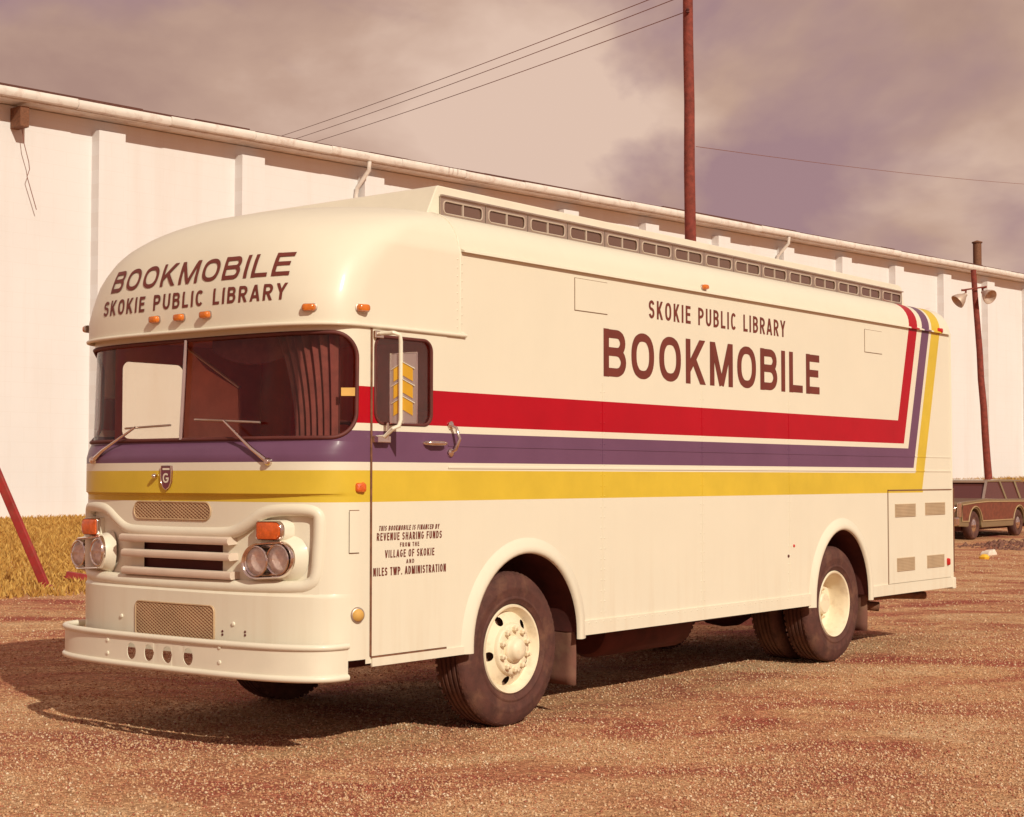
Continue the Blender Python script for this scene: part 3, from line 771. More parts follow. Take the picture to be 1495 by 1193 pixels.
for px in (158, 321):
    for py in (934, 953) if px == 158 else (945, 967):
        c = on_bumper(px, py); MB().lathe([(0.013, 0.0), (0.012, 0.008), (0.0, 0.012)], c, (-1, 0, 0), 12).build('bolt', 'white', bmp, smooth=50)
for px, py in ((178, 899), (341, 911)):
    c = fr(px, py); MB().lathe([(0.014, 0.0), (0.012, 0.008), (0.0, 0.012)], c, (-1, 0, 0), 12).build('bolt', 'white', bus, smooth=50)
for px, py in ((325, 924), (358, 925)):
    c = fr(px, py); m_ = MB()
    for dz in (-0.01, 0.01): m_.lathe([(0.008, 0.0), (0.007, 0.004), (0.0, 0.005)], c + Vector((0, 0, dz)), (-1, 0, 0), 10)
    m_.build('bolt_hole', 'rubber', bus)

# left side with wheel arches, door opening; right side with the door window
AF, AR = (0.21, 0.585, 0.585), (4.815, 0.535, 0.625)     # centre x, half width, height above z .575
def arch(a): return (a[0] - a[1], a[0] + a[1], lambda u: -1.0, lambda u: 0.575 + a[2] * sqrt(max(0, 1 - ((u - a[0]) / a[1]) ** 2)))
SK = 0.55
DX0, DX1, DZ0, DZ1 = -1.306, -0.616, 0.592, 2.585
xcols = [-0.495] + list(np.linspace(XS, XR, 24)) + [a[0] + a[1] * cos(pi * i / 28) for a in (AF, AR) for i in range(29)]
column_wall(MB(), xcols, [arch(AF), arch(AR), (DX0 - 0.006, DX1 + 0.004, lambda u: DZ0 - 0.006, lambda u: DZ1)], lambda u: SK, lambda u: 3.115 if u > -0.495 else 2.60, lambda x, z: (x, 0.0, z)).build('side_panel', 'paint', bus)
wl = side(178, 540, 2.42); wr = side(270, 560, 2.42); RWX = (wl.x, min(wr.x, wl.x + 0.75))
rwz = (1.93, 2.47)
column_wall(MB(), xcols + rr_us(RWX[0], RWX[1], 0.06), [arch(AF), arch(AR), rr_hole(RWX[0], RWX[1], rwz[0], rwz[1], 0.06, 0.06)], lambda u: SK, lambda u: 3.115 if u > -0.495 else 2.60, lambda x, z: (x, BW, z)).build('side_panel', 'paint', bus)
MB().box(DX0 - 0.02, DX1 + 0.02, 0.010, 0.016, DZ0 - 0.02, 1.90).build('door_jamb', 'seam', bus)

# crew door with window, handle, hinge line
DWH = rr_hole(-1.278, -0.765, 1.985, 2.515, 0.07, 0.07)
door = column_wall(MB(), [DX0, DX1] + rr_us(-1.278, -0.765, 0.07), [DWH], lambda u: DZ0, lambda u: DZ1 - 0.008, lambda x, z: (x, -0.001, z)).build('door', 'paint', bus)
sd = door.modifiers.new('solid', 'SOLIDIFY'); sd.thickness = 0.03; sd.offset = -1 if False else 0
sd.thickness = 0.006
MB().box(-1.29, -0.75, 0.004, 0.008, 1.97, 2.53).build('door_glass', 'glass', door)
MB().tube([(x, -0.003, z) for x, z in dense(rr_loop(-1.278, -0.765, 1.985, 2.515, 0.07, 0.07), 0.08)], 0.011, 6, closed=True).build('gasket', 'rubber', door, smooth=60)
hy = side(618, 647).z; h0, h1 = side(618, 647), side(646, 648)
MB().tube([(h0.x, 0.0, hy), (h0.x + 0.01, -0.03, hy), (h0.x + 0.04, -0.045, hy), (h1.x - 0.04, -0.045, hy), (h1.x - 0.005, -0.035, hy)], [0.012, 0.014, 0.016, 0.015, 0.011], 8).build('door_handle', 'chrome', door, smooth=60)
a, b = side(657, 621), side(657, 661)
gh = MB().tube([(a.x, 0.0, a.z), (a.x + 0.01, -0.045, a.z - 0.02), (a.x + 0.025, -0.06, (a.z + b.z) / 2), (a.x + 0.005, -0.045, b.z + 0.02), (a.x, 0.0, b.z)], 0.012, 8).build('grab_handle', 'chrome', bus, smooth=60)
for q in (a, b): MB().lathe([(0.028, 0.0), (0.026, 0.012), (0.012, 0.02)], (a.x, 0, q.z), (0, -1, 0), 12).build('mount', 'chrome', gh, smooth=50)
MB().box(DX0 - 0.010, DX0 + 0.004, -0.006, 0.004, DZ0, DZ1 - 0.01).build('hinge_strip', 'rust', bus)
MB().box(DX0, DX1, -0.005, 0.004, DZ0 - 0.014, DZ0 - 0.002).build('door_sill', 'rust', bus)

# thin proud or sunk lines on the flank: rub rails, seams, cover panels
def rail(x0, x1, z, h, d, nm, m='paint'): MB().box(x0, x1, -d, 0.003, z - h / 2, z + h / 2).build(nm, m, bus)
rail(-0.60, XR, 1.722, 0.012, 0.006, 'rub_rail'); rail(-0.60, XR, 1.862, 0.010, 0.004, 'rub_rail')
rail(AF[0] + 0.64, AR[0] - 0.58, 0.60, 0.10, 0.012, 'skirt_rail'); rail(AR[0] + 0.58, XR + 0.02, 0.60, 0.10, 0.012, 'skirt_rail'); rail(-1.30, AF[0] - 0.63, 0.555, 0.05, 0.010, 'skirt_rail')
for x in (1.10, 2.45, 3.85):
    MB().box(x - 0.0015, x + 0.0015, -0.0022, 0.002, 0.66, 2.34).build('panel_seam', 'paint', bus)
dr = MB().prism([(0.0, 0.016), (-0.028, 0.004), (-0.030, -0.008), (-0.020, -0.006), (0.0, -0.004)], lambda a, b: (-0.475, a, 3.118 + b), lambda a, b: (7.21, a, 3.118 + b)).build('drip_rail', 'paint', bus)
def cover(pa, pb, nm):
    A, B = side(*pa), side(*pb); x0, x1, z0, z1 = A.x, B.x, B.z, A.z
    MB().box(x0, x1, -0.007, 0.002, z0, z1).build(nm, 'paint', bus, bevel=0.002)
    MB().box(x0 - 0.004, x1 + 0.004, -0.0025, 0.002, z0 - 0.004, z1 + 0.004).build('cover_seam', 'seam', bus)
cover((839, 406), (886, 459), 'cover_panel'); cover((1262, 481), (1287, 517), 'cover_panel')
A = side(509, 746, 0.02); B = side(529, 806, 0.02)
xq = [front_y for front_y in ()]
def corner_cover():
    z0, z1 = B.z, A.z; u0 = fr(510, 775); u1 = fr(528, 775)
    def ang(p, D): c = (1 - (p.x - D) / (XS - D)); return -math.acos(max(0, min(1, c)) ** (NS / 2))
    D = -1.772; a0, a1 = ang(u0, D), ang(u1, D)
    a1 = min(a1, a0 - 0.02) if a1 < a0 else a0 - 0.06
    us = [a1 + (a0 - a1) * i / 8 for i in range(9)]
    for off, nm, m, e in ((0.004, 'cover_seam', 'seam', 0.005), (0.009, 'cover_panel', 'paint', 0.0)):
        pts0 = [pphi(u, D, 0) for u in us]; rows = []
        for z in (z0 - e, z1 + e):
            row = []
            for p in pts0: row.append(Vector((p.x - off * 0.8, p.y - off, z)))
            rows.append(row)
        rows.insert(0, [q + Vector((0.02, 0.02, 0)) for q in rows[0]]); rows.append([q + Vector((0.02, 0.02, 0)) for q in rows[-1]])
        MB().grid(rows).build(nm, m, bus)
corner_cover()
def rivets(pts, nrm, nm='rivet_row'):
    g = MB(); n = Vector(nrm)
    for p in pts: g.lathe([(0.0065, 0.0), (0.005, 0.0028), (0.0, 0.004)], p, n, 6, caps=False)
    g.build(nm, 'paint', bus, smooth=60, merge=None)['kind'] = 'stuff'
rivets([(-0.525, -0.012, z) for z in np.arange(2.62, 3.10, 0.055)], (0, -1, 0)); rivets([(-0.465, 0.0, z) for z in np.arange(2.65, 3.09, 0.055)], (0, -1, 0))
for xs_ in (1.10, 2.45, 3.85): rivets([(xs_ + d_, 0.0, z) for z in np.arange(0.70, 2.33, 0.075) for d_ in (-0.022, 0.022)], (0, -1, 0))
rivets([(x, -0.012, 0.632) for x in np.arange(AF[0] + 0.70, AR[0] - 0.62, 0.09)], (0, -1, 0))
# rear engine door with four vents
A, B = side(1296, 717), side(1385, 862)
ad = MB().box(A.x, XR - 0.05, -0.010, 0.003, 0.655, A.z).build('access_door', 'paint', bus)
MB().box(A.x - 0.008, A.x, -0.004, 0.002, 0.60, A.z + 0.012).build('door_seam', 'seam', ad); MB().box(A.x, XR - 0.03, -0.0135, 0.002, A.z, A.z + 0.012).build('hinge', 'seam', ad)
for pa, pb in (((1305, 736), (1335, 754)), ((1349, 734), (1378, 751)), ((1308, 815), (1334, 832)), ((1352, 811), (1377, 827))):
    a, b = side(*pa), side(*pb); g = MB().box(a.x, b.x, -0.014, 0.0, b.z, a.z); v = g.build('vent', 'vent', ad)
    sl_ = MB(); n = 9
    for i in range(n):
        z = b.z + (a.z - b.z) * (i + 0.5) / n; sl_.bar((a.x + 0.008, -0.0165, z), (b.x - 0.008, -0.0165, z), 0.006, (a.z - b.z) / n * 0.5)
    sl_.build('louvre', 'vent', v, merge=None)
marker(side(1382, 820), (0, -1, 0), 0.04, 0.075, 'redlens')
lg = MB().lathe([(0.048, 0.0), (0.046, 0.012), (0.040, 0.018)], fr(521, 898, -0.004), (-0.35, -1, 0), 24).build('side_marker', 'alum', bus, smooth=50)
MB().lathe([(0.038, 0.016), (0.034, 0.026), (0.0, 0.034)], fr(521, 898, -0.004), (-0.35, -1, 0), 24).build('lens', M['orangetag'], lg, smooth=60)
for px, py, m in ((1159, 797, 'redlens'), (1151, 812, 'rubber')):
    p = side(px, py); MB().lathe([(0.014, 0.0), (0.012, 0.006), (0.0, 0.008)], (p.x, 0, p.z), (0, -1, 0), 10).build('reflector_stud', m, bus)

# roof: moulded front cap, then the long roof with rounded shoulders
zs = [2.575, 2.62, 2.70, 2.78, 2.86, 2.94, 3.02, 3.08, 3.11] + [3.11 + 0.28 * sin(radians(a)) for a in (8, 16, 24, 32, 40, 48, 56, 64, 71, 78, 84)] + [3.39, 3.40, 3.41, 3.42, 3.43, 3.44, 3.45, 3.4595]
rows = []
for z in zs:
    D, i = interp(CAPD, z), cap_inset(z); r = [pphi(p, D, z, i, *ends(z)) for p in PHI]
    xe = -0.49
    r = [Vector((xe, r[0].y, z)), Vector(((r[0].x + xe) / 2, r[0].y, z))] + r + [Vector(((r[-1].x + xe) / 2, r[-1].y, z)), Vector((xe, r[-1].y, z))]
    for q in r: q.x = min(q.x, xe)
    rows.append(r)
cap = loft(rows).build('front_cap', 'paint', bus, smooth=45)
lip = [Vector((p.x, p.y, 2.575)) for p in rows[0]]
MB().tube([Vector((-0.44, -0.014, 2.572))] + [Vector((q.x - 0.006, q.y, 2.572)) for q in lip] , 0.013, 8).build('visor_lip', 'paint', bus, smooth=60)
inner = [Vector((-0.44, 0.004, 2.60))] + [pphi(p, interp(NOSE, 2.6) + 0.004, 2.600, 0.004) for p in PHI] + [Vector((-0.44, BW, 2.60))]
outer = [Vector((-0.44, -0.014, 2.572))] + [Vector((q.x, q.y, 2.572)) for q in rows[0][2:-2]] + [Vector((-0.44, BW + 0.014, 2.572))]
MB().grid([inner, outer]).build('visor_underside', 'paint', bus, smooth=60)
MB().tube([Vector((-0.495, *q)) for q in [(-0.012, 2.575), (-0.012, 3.10)] + [(0.28 - 0.282 * cos(radians(a)), 3.11 + 0.282 * sin(radians(a))) for a in range(5, 90, 8)]], 0.005, 6).build('cap_seam', 'paint', bus, smooth=60)
sec = [(0.0, 3.11)] + [(0.28 * (1 - cos(radians(a))), 3.11 + 0.28 * sin(radians(a))) for a in range(9, 91, 9)] + [(0.45, 3.413), (0.6, 3.4295), (0.9, 3.452), (1.22, 3.46)]
sec = sec + [(BW - y, z) for y, z in sec[-2::-1]]
MB().grid([[Vector((x, y, z)) for y, z in sec] for x in (-0.495, 1.5, 4.0, 6.0, 7.0, 7.18, XR)]).build('roof', 'paint', bus, smooth=40)
rear = [(0.0, SK), (0.0, 3.11)] + sec[1:-1] + [(BW, 3.11), (BW, SK)]
MB().add([(XR, y, z) for y, z in rear], [tuple(range(len(rear)))]).build('rear_panel', 'paint', bus)
MB().tube([(XR - 0.005, 0.002, 0.60), (XR - 0.005, 0.002, 3.11)] , 0.014, 8).build('corner_trim', 'paint', bus, smooth=60)
MB().box(XR - 0.02, XR + 0.05, -0.018, BW + 0.018, 0.53, 0.645).build('rear_bumper', 'white', bus, bevel=0.01)
MB().box(XR + 0.002, XR + 0.03, -0.012, 0.03, 0.70, 1.55).build('rear_hinge', 'rust', bus)

# raised clerestory with a row of small sliding windows
CY0, CY1, CZT = 0.33, BW - 0.33, 3.605
WX0, WX1 = side(640, 315, CY0).x, side(1315, 448, CY0).x
cl = MB(); xf0, xf1 = WX0 - 0.14, WX0 - 0.02
pts = lambda y: [(xf0, y, 3.36), (WX1 + 0.10, y, 3.36), (WX1 + 0.02, y, CZT - 0.02), (WX1 - 0.05, y, CZT), (xf1 + 0.02, y, CZT), (xf1, y, CZT - 0.012)]
cl.add(pts(CY0) + pts(CY1), [(0, 1, 2, 3, 4, 5), (6, 7, 8, 9, 10, 11)] + [(i, (i + 1) % 6, 6 + (i + 1) % 6, 6 + i) for i in range(6)])
cl.build('clerestory', 'white', bus, bevel=0.006)
M['beadm'] = mat('bright_window_bead', (0.56, 0.46, 0.38), 0.45, 0.2, var=0.06)
NW = 15; ww = (WX1 - WX0) / NW; wz0, wz1 = 3.395, 3.532
fo = rr_loop(0.035, ww - 0.035, wz0 + 0.026, wz1 - 0.026, 0.03, 0.03, 5)
fm = column_wall(MB(), [0.004, ww - 0.004] + rr_us(0.035, ww - 0.035, 0.03, 5), [rr_hole(0.035, ww - 0.035, wz0 + 0.026, wz1 - 0.026, 0.03, 0.03)], lambda u: wz0, lambda u: wz1, lambda x, z: (x, 0.0, z)).mesh('roof_window', 'alum')
bd_ = MB().tube([(x, -0.003, z) for x, z in dense(fo, 0.05)], 0.0055, 6, closed=True).mesh('bead', M['beadm'], 60)
pn = MB().box(0.03, ww / 2, 0.006, 0.010, wz0 + 0.02, wz1 - 0.02).mesh('pane', 'roofglass')
dv = MB().box(ww / 2 - 0.006, ww / 2 + 0.006, -0.004, 0.008, wz0 + 0.026, wz1 - 0.026).mesh('divider', M['beadm'])
eb = MB().box(0.0, ww - 0.002, -0.022, 0.0, wz1, wz1 + 0.010).mesh('window_hood', 'alum')
def child(nm, me, par, loc=(0, 0, 0)):
    o = bpy.data.objects.new(nm, me); col.objects.link(o); o.parent = par; o.location = loc; return o
for i in range(NW):
    w_ = child('roof_window', fm, bus, (WX0 + i * ww, CY0 - 0.012, 0)); sm = w_.modifiers.new('solid', 'SOLIDIFY'); sm.thickness = 0.006; sm.offset = 0
    child('bead', bd_, w_); child('pane', pn, w_); child('pane', pn, w_, (ww / 2 - 0.03, 0.001, 0)); child('divider', dv, w_); child('window_hood', eb, w_)

# cab interior
plan = [(p.x, p.y) for p in (pphi(a, -1.64, 0, 0.04) for a in PHI)] + [(0.5, BW - 0.04), (0.5, 0.04)]
MB().prism(plan, lambda a, b: Vector((a, b, 1.20)), lambda a, b: Vector((a, b, 1.215))).build('cab_floor', 'inside', bus)
MB().prism(plan, lambda a, b: Vector((a, b, 2.604)), lambda a, b: Vector((a, b, 2.62))).build('cab_ceiling', 'insidelight', bus)
MB().box(0.02, 0.04, 0.03, BW - 0.03, 1.2, 2.62).build('cab_bulkhead', 'inside', bus)
column_wall(MB(), [-1.34, 0.5] + rr_us(RWX[0], RWX[1], 0.06), [rr_hole(RWX[0], RWX[1], rwz[0], rwz[1], 0.06, 0.06)], lambda u: 1.2, lambda u: 2.62, lambda x, z: (x, BW - 0.03, z)).build('cab_lining', 'insidelight', bus)
MB().box(RWX[0] - 0.02, RWX[1] + 0.02, BW - 0.012, BW - 0.008, rwz[0] - 0.02, rwz[1] + 0.02).build('side_window_glass', M['frosted'] if 'frosted' in M else M.setdefault('frosted', glass_mat('pale_side_glass', (0.98, 0.97, 0.90), 0.03, 0.1, 0.05, (0.8, 0.74, 0.6))), bus)
MB().box(DX1 + 0.02, 0.5, 0.02, 0.03, 1.2, 2.60).build('cab_lining', 'inside', bus)
MB().grid([[pphi(p, -1.66, 1.86, 0.05) for p in PHI], [Vector((max(-1.30, pphi(p, -1.66, 0, 0.05).x + 0.3), pphi(p, -1.66, 0, 0.05).y, 1.80)) for p in PHI], [Vector((max(-1.30, pphi(p, -1.66, 0, 0.05).x + 0.3), pphi(p, -1.66, 0, 0.05).y, 1.2)) for p in PHI]]).build('dashboard', 'inside', bus, smooth=50)
swc = Vector((-1.02, 0.62, 1.80)); swp = []
for i in range(28):
    a = 2 * pi * i / 28; swp.append(swc + Vector((0.10 * sin(a), 0.24 * cos(a), 0.215 * sin(a))))
stw = MB().tube(swp, 0.014, 6, closed=True).build('steering_wheel', 'rubber', bus, smooth=60)
MB().tube([swc + Vector((0, 0.23, 0)), swc, swc + Vector((0, -0.23, 0))], 0.012, 6).build('spoke', 'rubber', stw, smooth=60)
MB().box(-0.62, -0.16, 0.36, 0.90, 1.05, 1.50).build('driver_seat', 'inside', bus, bevel=0.05); MB().box(-0.22, -0.10, 0.36, 0.90, 1.45, 2.12).build('seat_back', 'inside', bus, bevel=0.05)
def drape(x0, x1, y, z0, z1, n, nm, amp=0.025, m='curtain', ph=0.0):
    rows = []
    for z in np.linspace(z0, z1, 8):
        f = (z - z0) / (z1 - z0); row = []
        for i in range(n * 6 + 1):
            t = i / (n * 6); pinch = 0.62 + 0.38 * f ** 1.5
            row.append(Vector((x0 + (x1 - x0) * t * pinch, y + amp * sin(2 * pi * n * t + ph), z)))
        rows.append(row)
    return MB().grid(rows).build(nm, m, bus, smooth=60)
rows = []
for z in np.linspace(1.90, 2.55, 10):
    f = (z - 1.9) / 0.65; row = []
    for i in range(49):
        t = i / 48; yy = 0.10 + (0.28 + 0.16 * f ** 2) * t; row.append(Vector((front(min(yy, 1.2), 2.2).x + 0.10 + 0.018 * sin(t * 46), yy, z)))
    rows.append(row)
MB().grid(rows).build('curtain', 'curtain', bus, smooth=60)
p = fr(509, 572, -0.03)
MB().add([fr(*q_, -0.012) for q_ in ((498, 578), (520, 578), (520, 566), (498, 566))], [(0, 1, 2, 3)]).build('window_sticker', 'orangetag', ws)
# fabric valance and a leaning board seen through the glass
MB().grid([[Vector((front(y, 2.3).x + 0.16, y, 2.60)) for y in np.linspace(0.35, 1.15, 21)], [Vector((front(y, 2.3).x + 0.16, y, 2.36 + 0.10 * ((y - 0.75) / 0.4) ** 2)) for y in np.linspace(0.35, 1.15, 21)]]).build('sun_shade', 'curtain', bus, smooth=60)

# partition plate added behind the windshield, cut to a lit interior patch's outline
def px_plane(px, py, x): r = ray(px, py); return CAM + r * ((x - CAM.x) / r.x)
pp_ = [px_plane(*q, -0.95) for q in ((268, 500), (300, 538), (347, 568), (350, 660), (268, 660))]
MB().prism([(p.y, p.z) for p in pp_], lambda a, b: Vector((-0.95, a, b)), lambda a, b: Vector((-0.93, a, b))).build('lit_patch_partition', 'insidelight', bus)
pa_, pb_ = px_plane(276, 510, -0.97), px_plane(350, 566, -0.97)
MB().tube([pa_, pb_], 0.012, 8).build('partition_rail', 'alum', bus, smooth=60)
# wipers
def wiper(piv, knee, ba, bb):
    p, k, a, b = fr(*piv, 0.012), fr(*knee, 0.035), fr(*ba, 0.028), fr(*bb, 0.028)
    w_ = MB().tube([p, p.lerp(k, 0.3) + Vector((-0.02, 0, 0)), k], [0.016, 0.012, 0.007], 8).build('wiper', 'chrome', bus, smooth=60)
    MB().lathe([(0.026, -0.012), (0.024, 0.012), (0.014, 0.024)], p, fnormal(p), 12).build('pivot', 'chrome', w_, smooth=50)
    ys = np.linspace(a.y, b.y, 9); P = [front(y, a.z + (b.z - a.z) * i / 8, 0.022) for i, y in enumerate(ys)]
    MB().tube(P, 0.007, 6).build('blade', 'alum', w_, smooth=60)
wiper((136, 672), (197, 624), (182, 626), (248, 621)); wiper((391, 674), (326, 614), (283, 613), (378, 617))

# mirror on its tubular bracket
def mp(px, py, y): return side(px, py, y)
yb = -0.17; xm = mp(585, 560, yb).x
zt_, zb_ = mp(583, 486, yb).z, mp(583, 625, yb).z
t0, b0 = side(549, 487), side(543, 645)
arm_ = [Vector((t0.x, -0.005, zt_ + 0.005)), Vector((t0.x + 0.03, -0.06, zt_ + 0.004)), Vector((xm - 0.04, yb + 0.02, zt_)), Vector((xm - 0.008, yb, zt_ - 0.012)), Vector((xm, yb, zt_ - 0.05)), Vector((xm, yb, zb_ + 0.05)), Vector((xm - 0.01, yb + 0.004, zb_ + 0.012)), Vector((xm - 0.04, yb + 0.02, zb_)), Vector((b0.x + 0.06, -0.05, zb_ - 0.05)), Vector((b0.x + 0.03, -0.005, zb_ - 0.055))]
mi = MB().tube(arm_, 0.013, 10).build('mirror', 'white', bus, smooth=60)
MB().box(t0.x - 0.03, t0.x + 0.04, -0.03, 0.003, zt_ - 0.025, zt_ + 0.02).build('bracket', 'chrome', mi, bevel=0.004)
MB().box(b0.x, b0.x + 0.11, -0.055, 0.003, zb_ - 0.085, zb_ - 0.045).build('bracket', 'chrome', mi, bevel=0.004)
MB().tube([Vector((b0.x + 0.085, -0.05, zb_ - 0.07)), Vector((b0.x + 0.085, -0.05, zb_ + 0.035))], 0.008, 8).build('pin', 'chrome', mi, smooth=60)
za, zc_ = mp(587, 516, yb).z, mp(587, 618, yb).z
pw = 0.195; pcx = xm + 0.012; pax = Vector((0.12, -1, 0)).normalized()       # plate faces forward
pc = Vector((pcx, yb - 0.015, (za + zc_) / 2)); pH = (za - zc_)
def ppt(a, b, d=0.0): return pc + pax * a + Vector((0, 0, b)) + Vector((-1, -0.12, 0)) * d
MB().prism([(-pw / 2, -pH / 2), (pw / 2, -pH / 2), (pw / 2, pH / 2), (-pw / 2, pH / 2)], lambda a, b: ppt(a, b, 0), lambda a, b: ppt(a, b, 0.006)).build('plate', 'plate', mi)
MB().tube([ppt(a, b, 0.003) for a, b in dense([(-pw / 2, -pH / 2), (pw / 2, -pH / 2), (pw / 2, pH / 2), (-pw / 2, pH / 2)], 0.1)], 0.005, 6, closed=True).build('plate_edge', 'chrome', mi, smooth=60)
for k in range(3):
    bz_ = pH * (0.30 - 0.245 * k) - 0.03
    cv = [(-0.070, -0.056), (0.0, -0.020), (0.070, -0.056), (0.070, 0.020), (0.0, 0.056), (-0.070, 0.020)]
    ch = MB().prism(cv, lambda a, b: ppt(a, bz_ + b, 0.007), lambda a, b: ppt(a, bz_ + b, 0.009)).build('chevron', 'chevron', mi)
    MB().tube([ppt(a, bz_ + b, 0.009) for a, b in [(-0.085, 0.018), (0.0, 0.060), (0.085, 0.018)]], 0.003, 6).build('outline', 'white', mi, smooth=60)

# wheel arch flares and dark wells
for a in (AF, AR):
    for yy, sg in ((0.0, -1), (BW, 1)):
        prof_ = [(-0.012, 0.0), (-0.008, 0.022), (0.012, 0.032), (0.040, 0.026), (0.075, 0.010), (0.095, 0.0)]
        rows = []
        for i in range(33):
            t = pi * (i / 32); rows.append([Vector((a[0] + (a[1] + k) * cos(t), yy + sg * d, max(SK, 0.575) + (a[2] + k) * sin(t))) for k, d in prof_])
        rows.insert(0, [Vector((q.x, q.y, SK - 0.02)) for q in rows[0]]); rows.append([Vector((q.x, q.y, SK - 0.02)) for q in rows[-1]])
        MB().grid(rows).build('wheel_arch', 'paint', bus, smooth=60)
        rows = []
        dp = 0.62
        for i in range(25):
            t = pi * i / 24; rows.append([Vector((a[0] + (a[1] + 0.01) * cos(t), yy - sg * d, 0.575 + (a[2] + 0.01) * sin(t))) for d in (-0.0, dp)])
        w_ = MB().grid(rows); n = len(w_.v); w_.f.append(tuple(range(1, n, 2))); w_.build('wheel_well', 'under', bus, smooth=60)
MB().box(-1.05, XR - 0.05, 0.66, BW - 0.66, 0.60, 0.66).build('underbody', 'under', bus)
for x0_, x1_ in ((-1.30, AF[0] - 0.62), (AF[0] + 0.62, AR[0] - 0.57), (AR[0] + 0.57, XR - 0.05)):
    for y0_, y1_ in ((0.02, 0.66), (BW - 0.66, BW - 0.02)): MB().box(x0_, x1_, y0_, y1_, 0.60, 0.66).build('underbody', 'under', bus)
for y in (0.75, 1.69): MB().box(-0.95, XR - 0.1, y - 0.05, y + 0.05, 0.42, 0.60).build('chassis_rail', 'under', bus)
for x in (0.12, 4.80): MB().tube([(x, 0.3, 0.515), (x, BW - 0.3, 0.515)], 0.07, 12).build('axle', 'under', bus, smooth=50)
MB().lathe([(0.0, -0.30), (0.16, -0.28), (0.24, -0.15), (0.26, 0.0), (0.24, 0.15), (0.16, 0.28), (0.0, 0.30)], (4.80, HW, 0.515), (0, 1, 0), 20).build('differential', 'under', bus, smooth=60)
MB().lathe([(0.0, -0.62), (0.20, -0.62), (0.23, -0.58), (0.23, 0.58), (0.20, 0.62), (0.0, 0.62)], (2.35, 0.62, 0.50), (1, 0, 0), 24).build('fuel_tank', 'under', bus, smooth=40)
MB().box(3.05, 3.65, 1.5, 2.2, 0.36, 0.60).build('battery_box', 'under', bus, bevel=0.03)
ea = side(1268, 884, 0.25); MB().tube([(4.9, 0.45, 0.47), (5.4, 0.30, 0.46), (5.78, 0.22, 0.44), (5.84, 0.14, 0.43)], 0.045, 12, caps=False).build('exhaust_pipe', 'rust', bus, smooth=50)
MB().tube([(5.6, 0.45, 0.50), (6.6, 0.36, 0.49), (7.0, 0.20, 0.47)], 0.04, 12).build('exhaust_pipe', 'rust', bus, smooth=50)
def flap(x, y0, y1, z0, z1):
    rows = []
    for z in np.linspace(z1, z0, 7):
        f = (z1 - z) / (z1 - z0); rows.append([Vector((x + 0.02 * f + 0.012 * sin(3 * f + 9 * y), y, z)) for y in np.linspace(y0, y1, 7)])
    o = MB().grid(rows).build('mud_flap', 'flap', bus, smooth=60); s = o.modifiers.new('solid', 'SOLIDIFY'); s.thickness = 0.012
for yy in ((0.04, 0.50), (BW - 0.50, BW - 0.04)):
    flap(AF[0] + 0.60, *yy, 0.20, 0.62); flap(AR[0] + 0.56, yy[0], yy[1], 0.24, 0.62)
MB().box(AF[0] + 0.63, AF[0] + 0.65, -0.006, 0.03, 0.53, 0.60).build('flap_bracket', 'rust', bus)

# wheels
def tyre_prof(w):
    q = [(0.290, 0.045), (0.305, 0.014), (0.33, 0.004), (0.336, -0.002), (0.346, -0.002), (0.352, 0.003), (0.40, -0.001), (0.41, -0.004), (0.418, -0.001), (0.44, 0.004), (0.455, 0.008), (0.485, 0.022), (0.503, 0.036), (0.512, 0.050)]
    g = []; n = 4; a = 0.062; b = w - 0.062
    for i in range(n):
        c = a + (b - a) * (i + 0.5) / n; g += [(0.516, c - 0.010), (0.503, c - 0.006), (0.503, c + 0.006), (0.516, c + 0.010)]
    return q + g + [(r, w - h) for r, h in reversed(q)]
def tyre_mesh(w=0.28):
    t = MB().lathe(tyre_prof(w), (0, 0, 0), (0, 1, 0), 64)
    t.f = [f for f in t.f if len(f) < 10]                       # open bead
    for i in range(60):                                        # shoulder lugs
        a = 2 * pi * i / 60
        for side_ in (0, 1):
            y0, y1 = (0.030, 0.058) if side_ == 0 else (w - 0.058, w - 0.030)
            c, s = cos(a), sin(a); d = 0.016
            vs = []
            for (r, yy) in ((0.498, y0), (0.5165, y1), (0.500, y1), (0.482, y0)):
                if side_ == 1: yy = w - yy if False else yy
                for e in (-d, d): vs.append(((r) * c - e * s, yy, r * s + e * c))
            t.add(vs, [(0, 1, 3, 2), (2, 3, 5, 4), (4, 5, 7, 6), (6, 7, 1, 0), (0, 2, 4, 6), (1, 7, 5, 3)])
    return t.mesh('tyre', 'tyre', 42, merge=None)
TY = tyre_mesh()
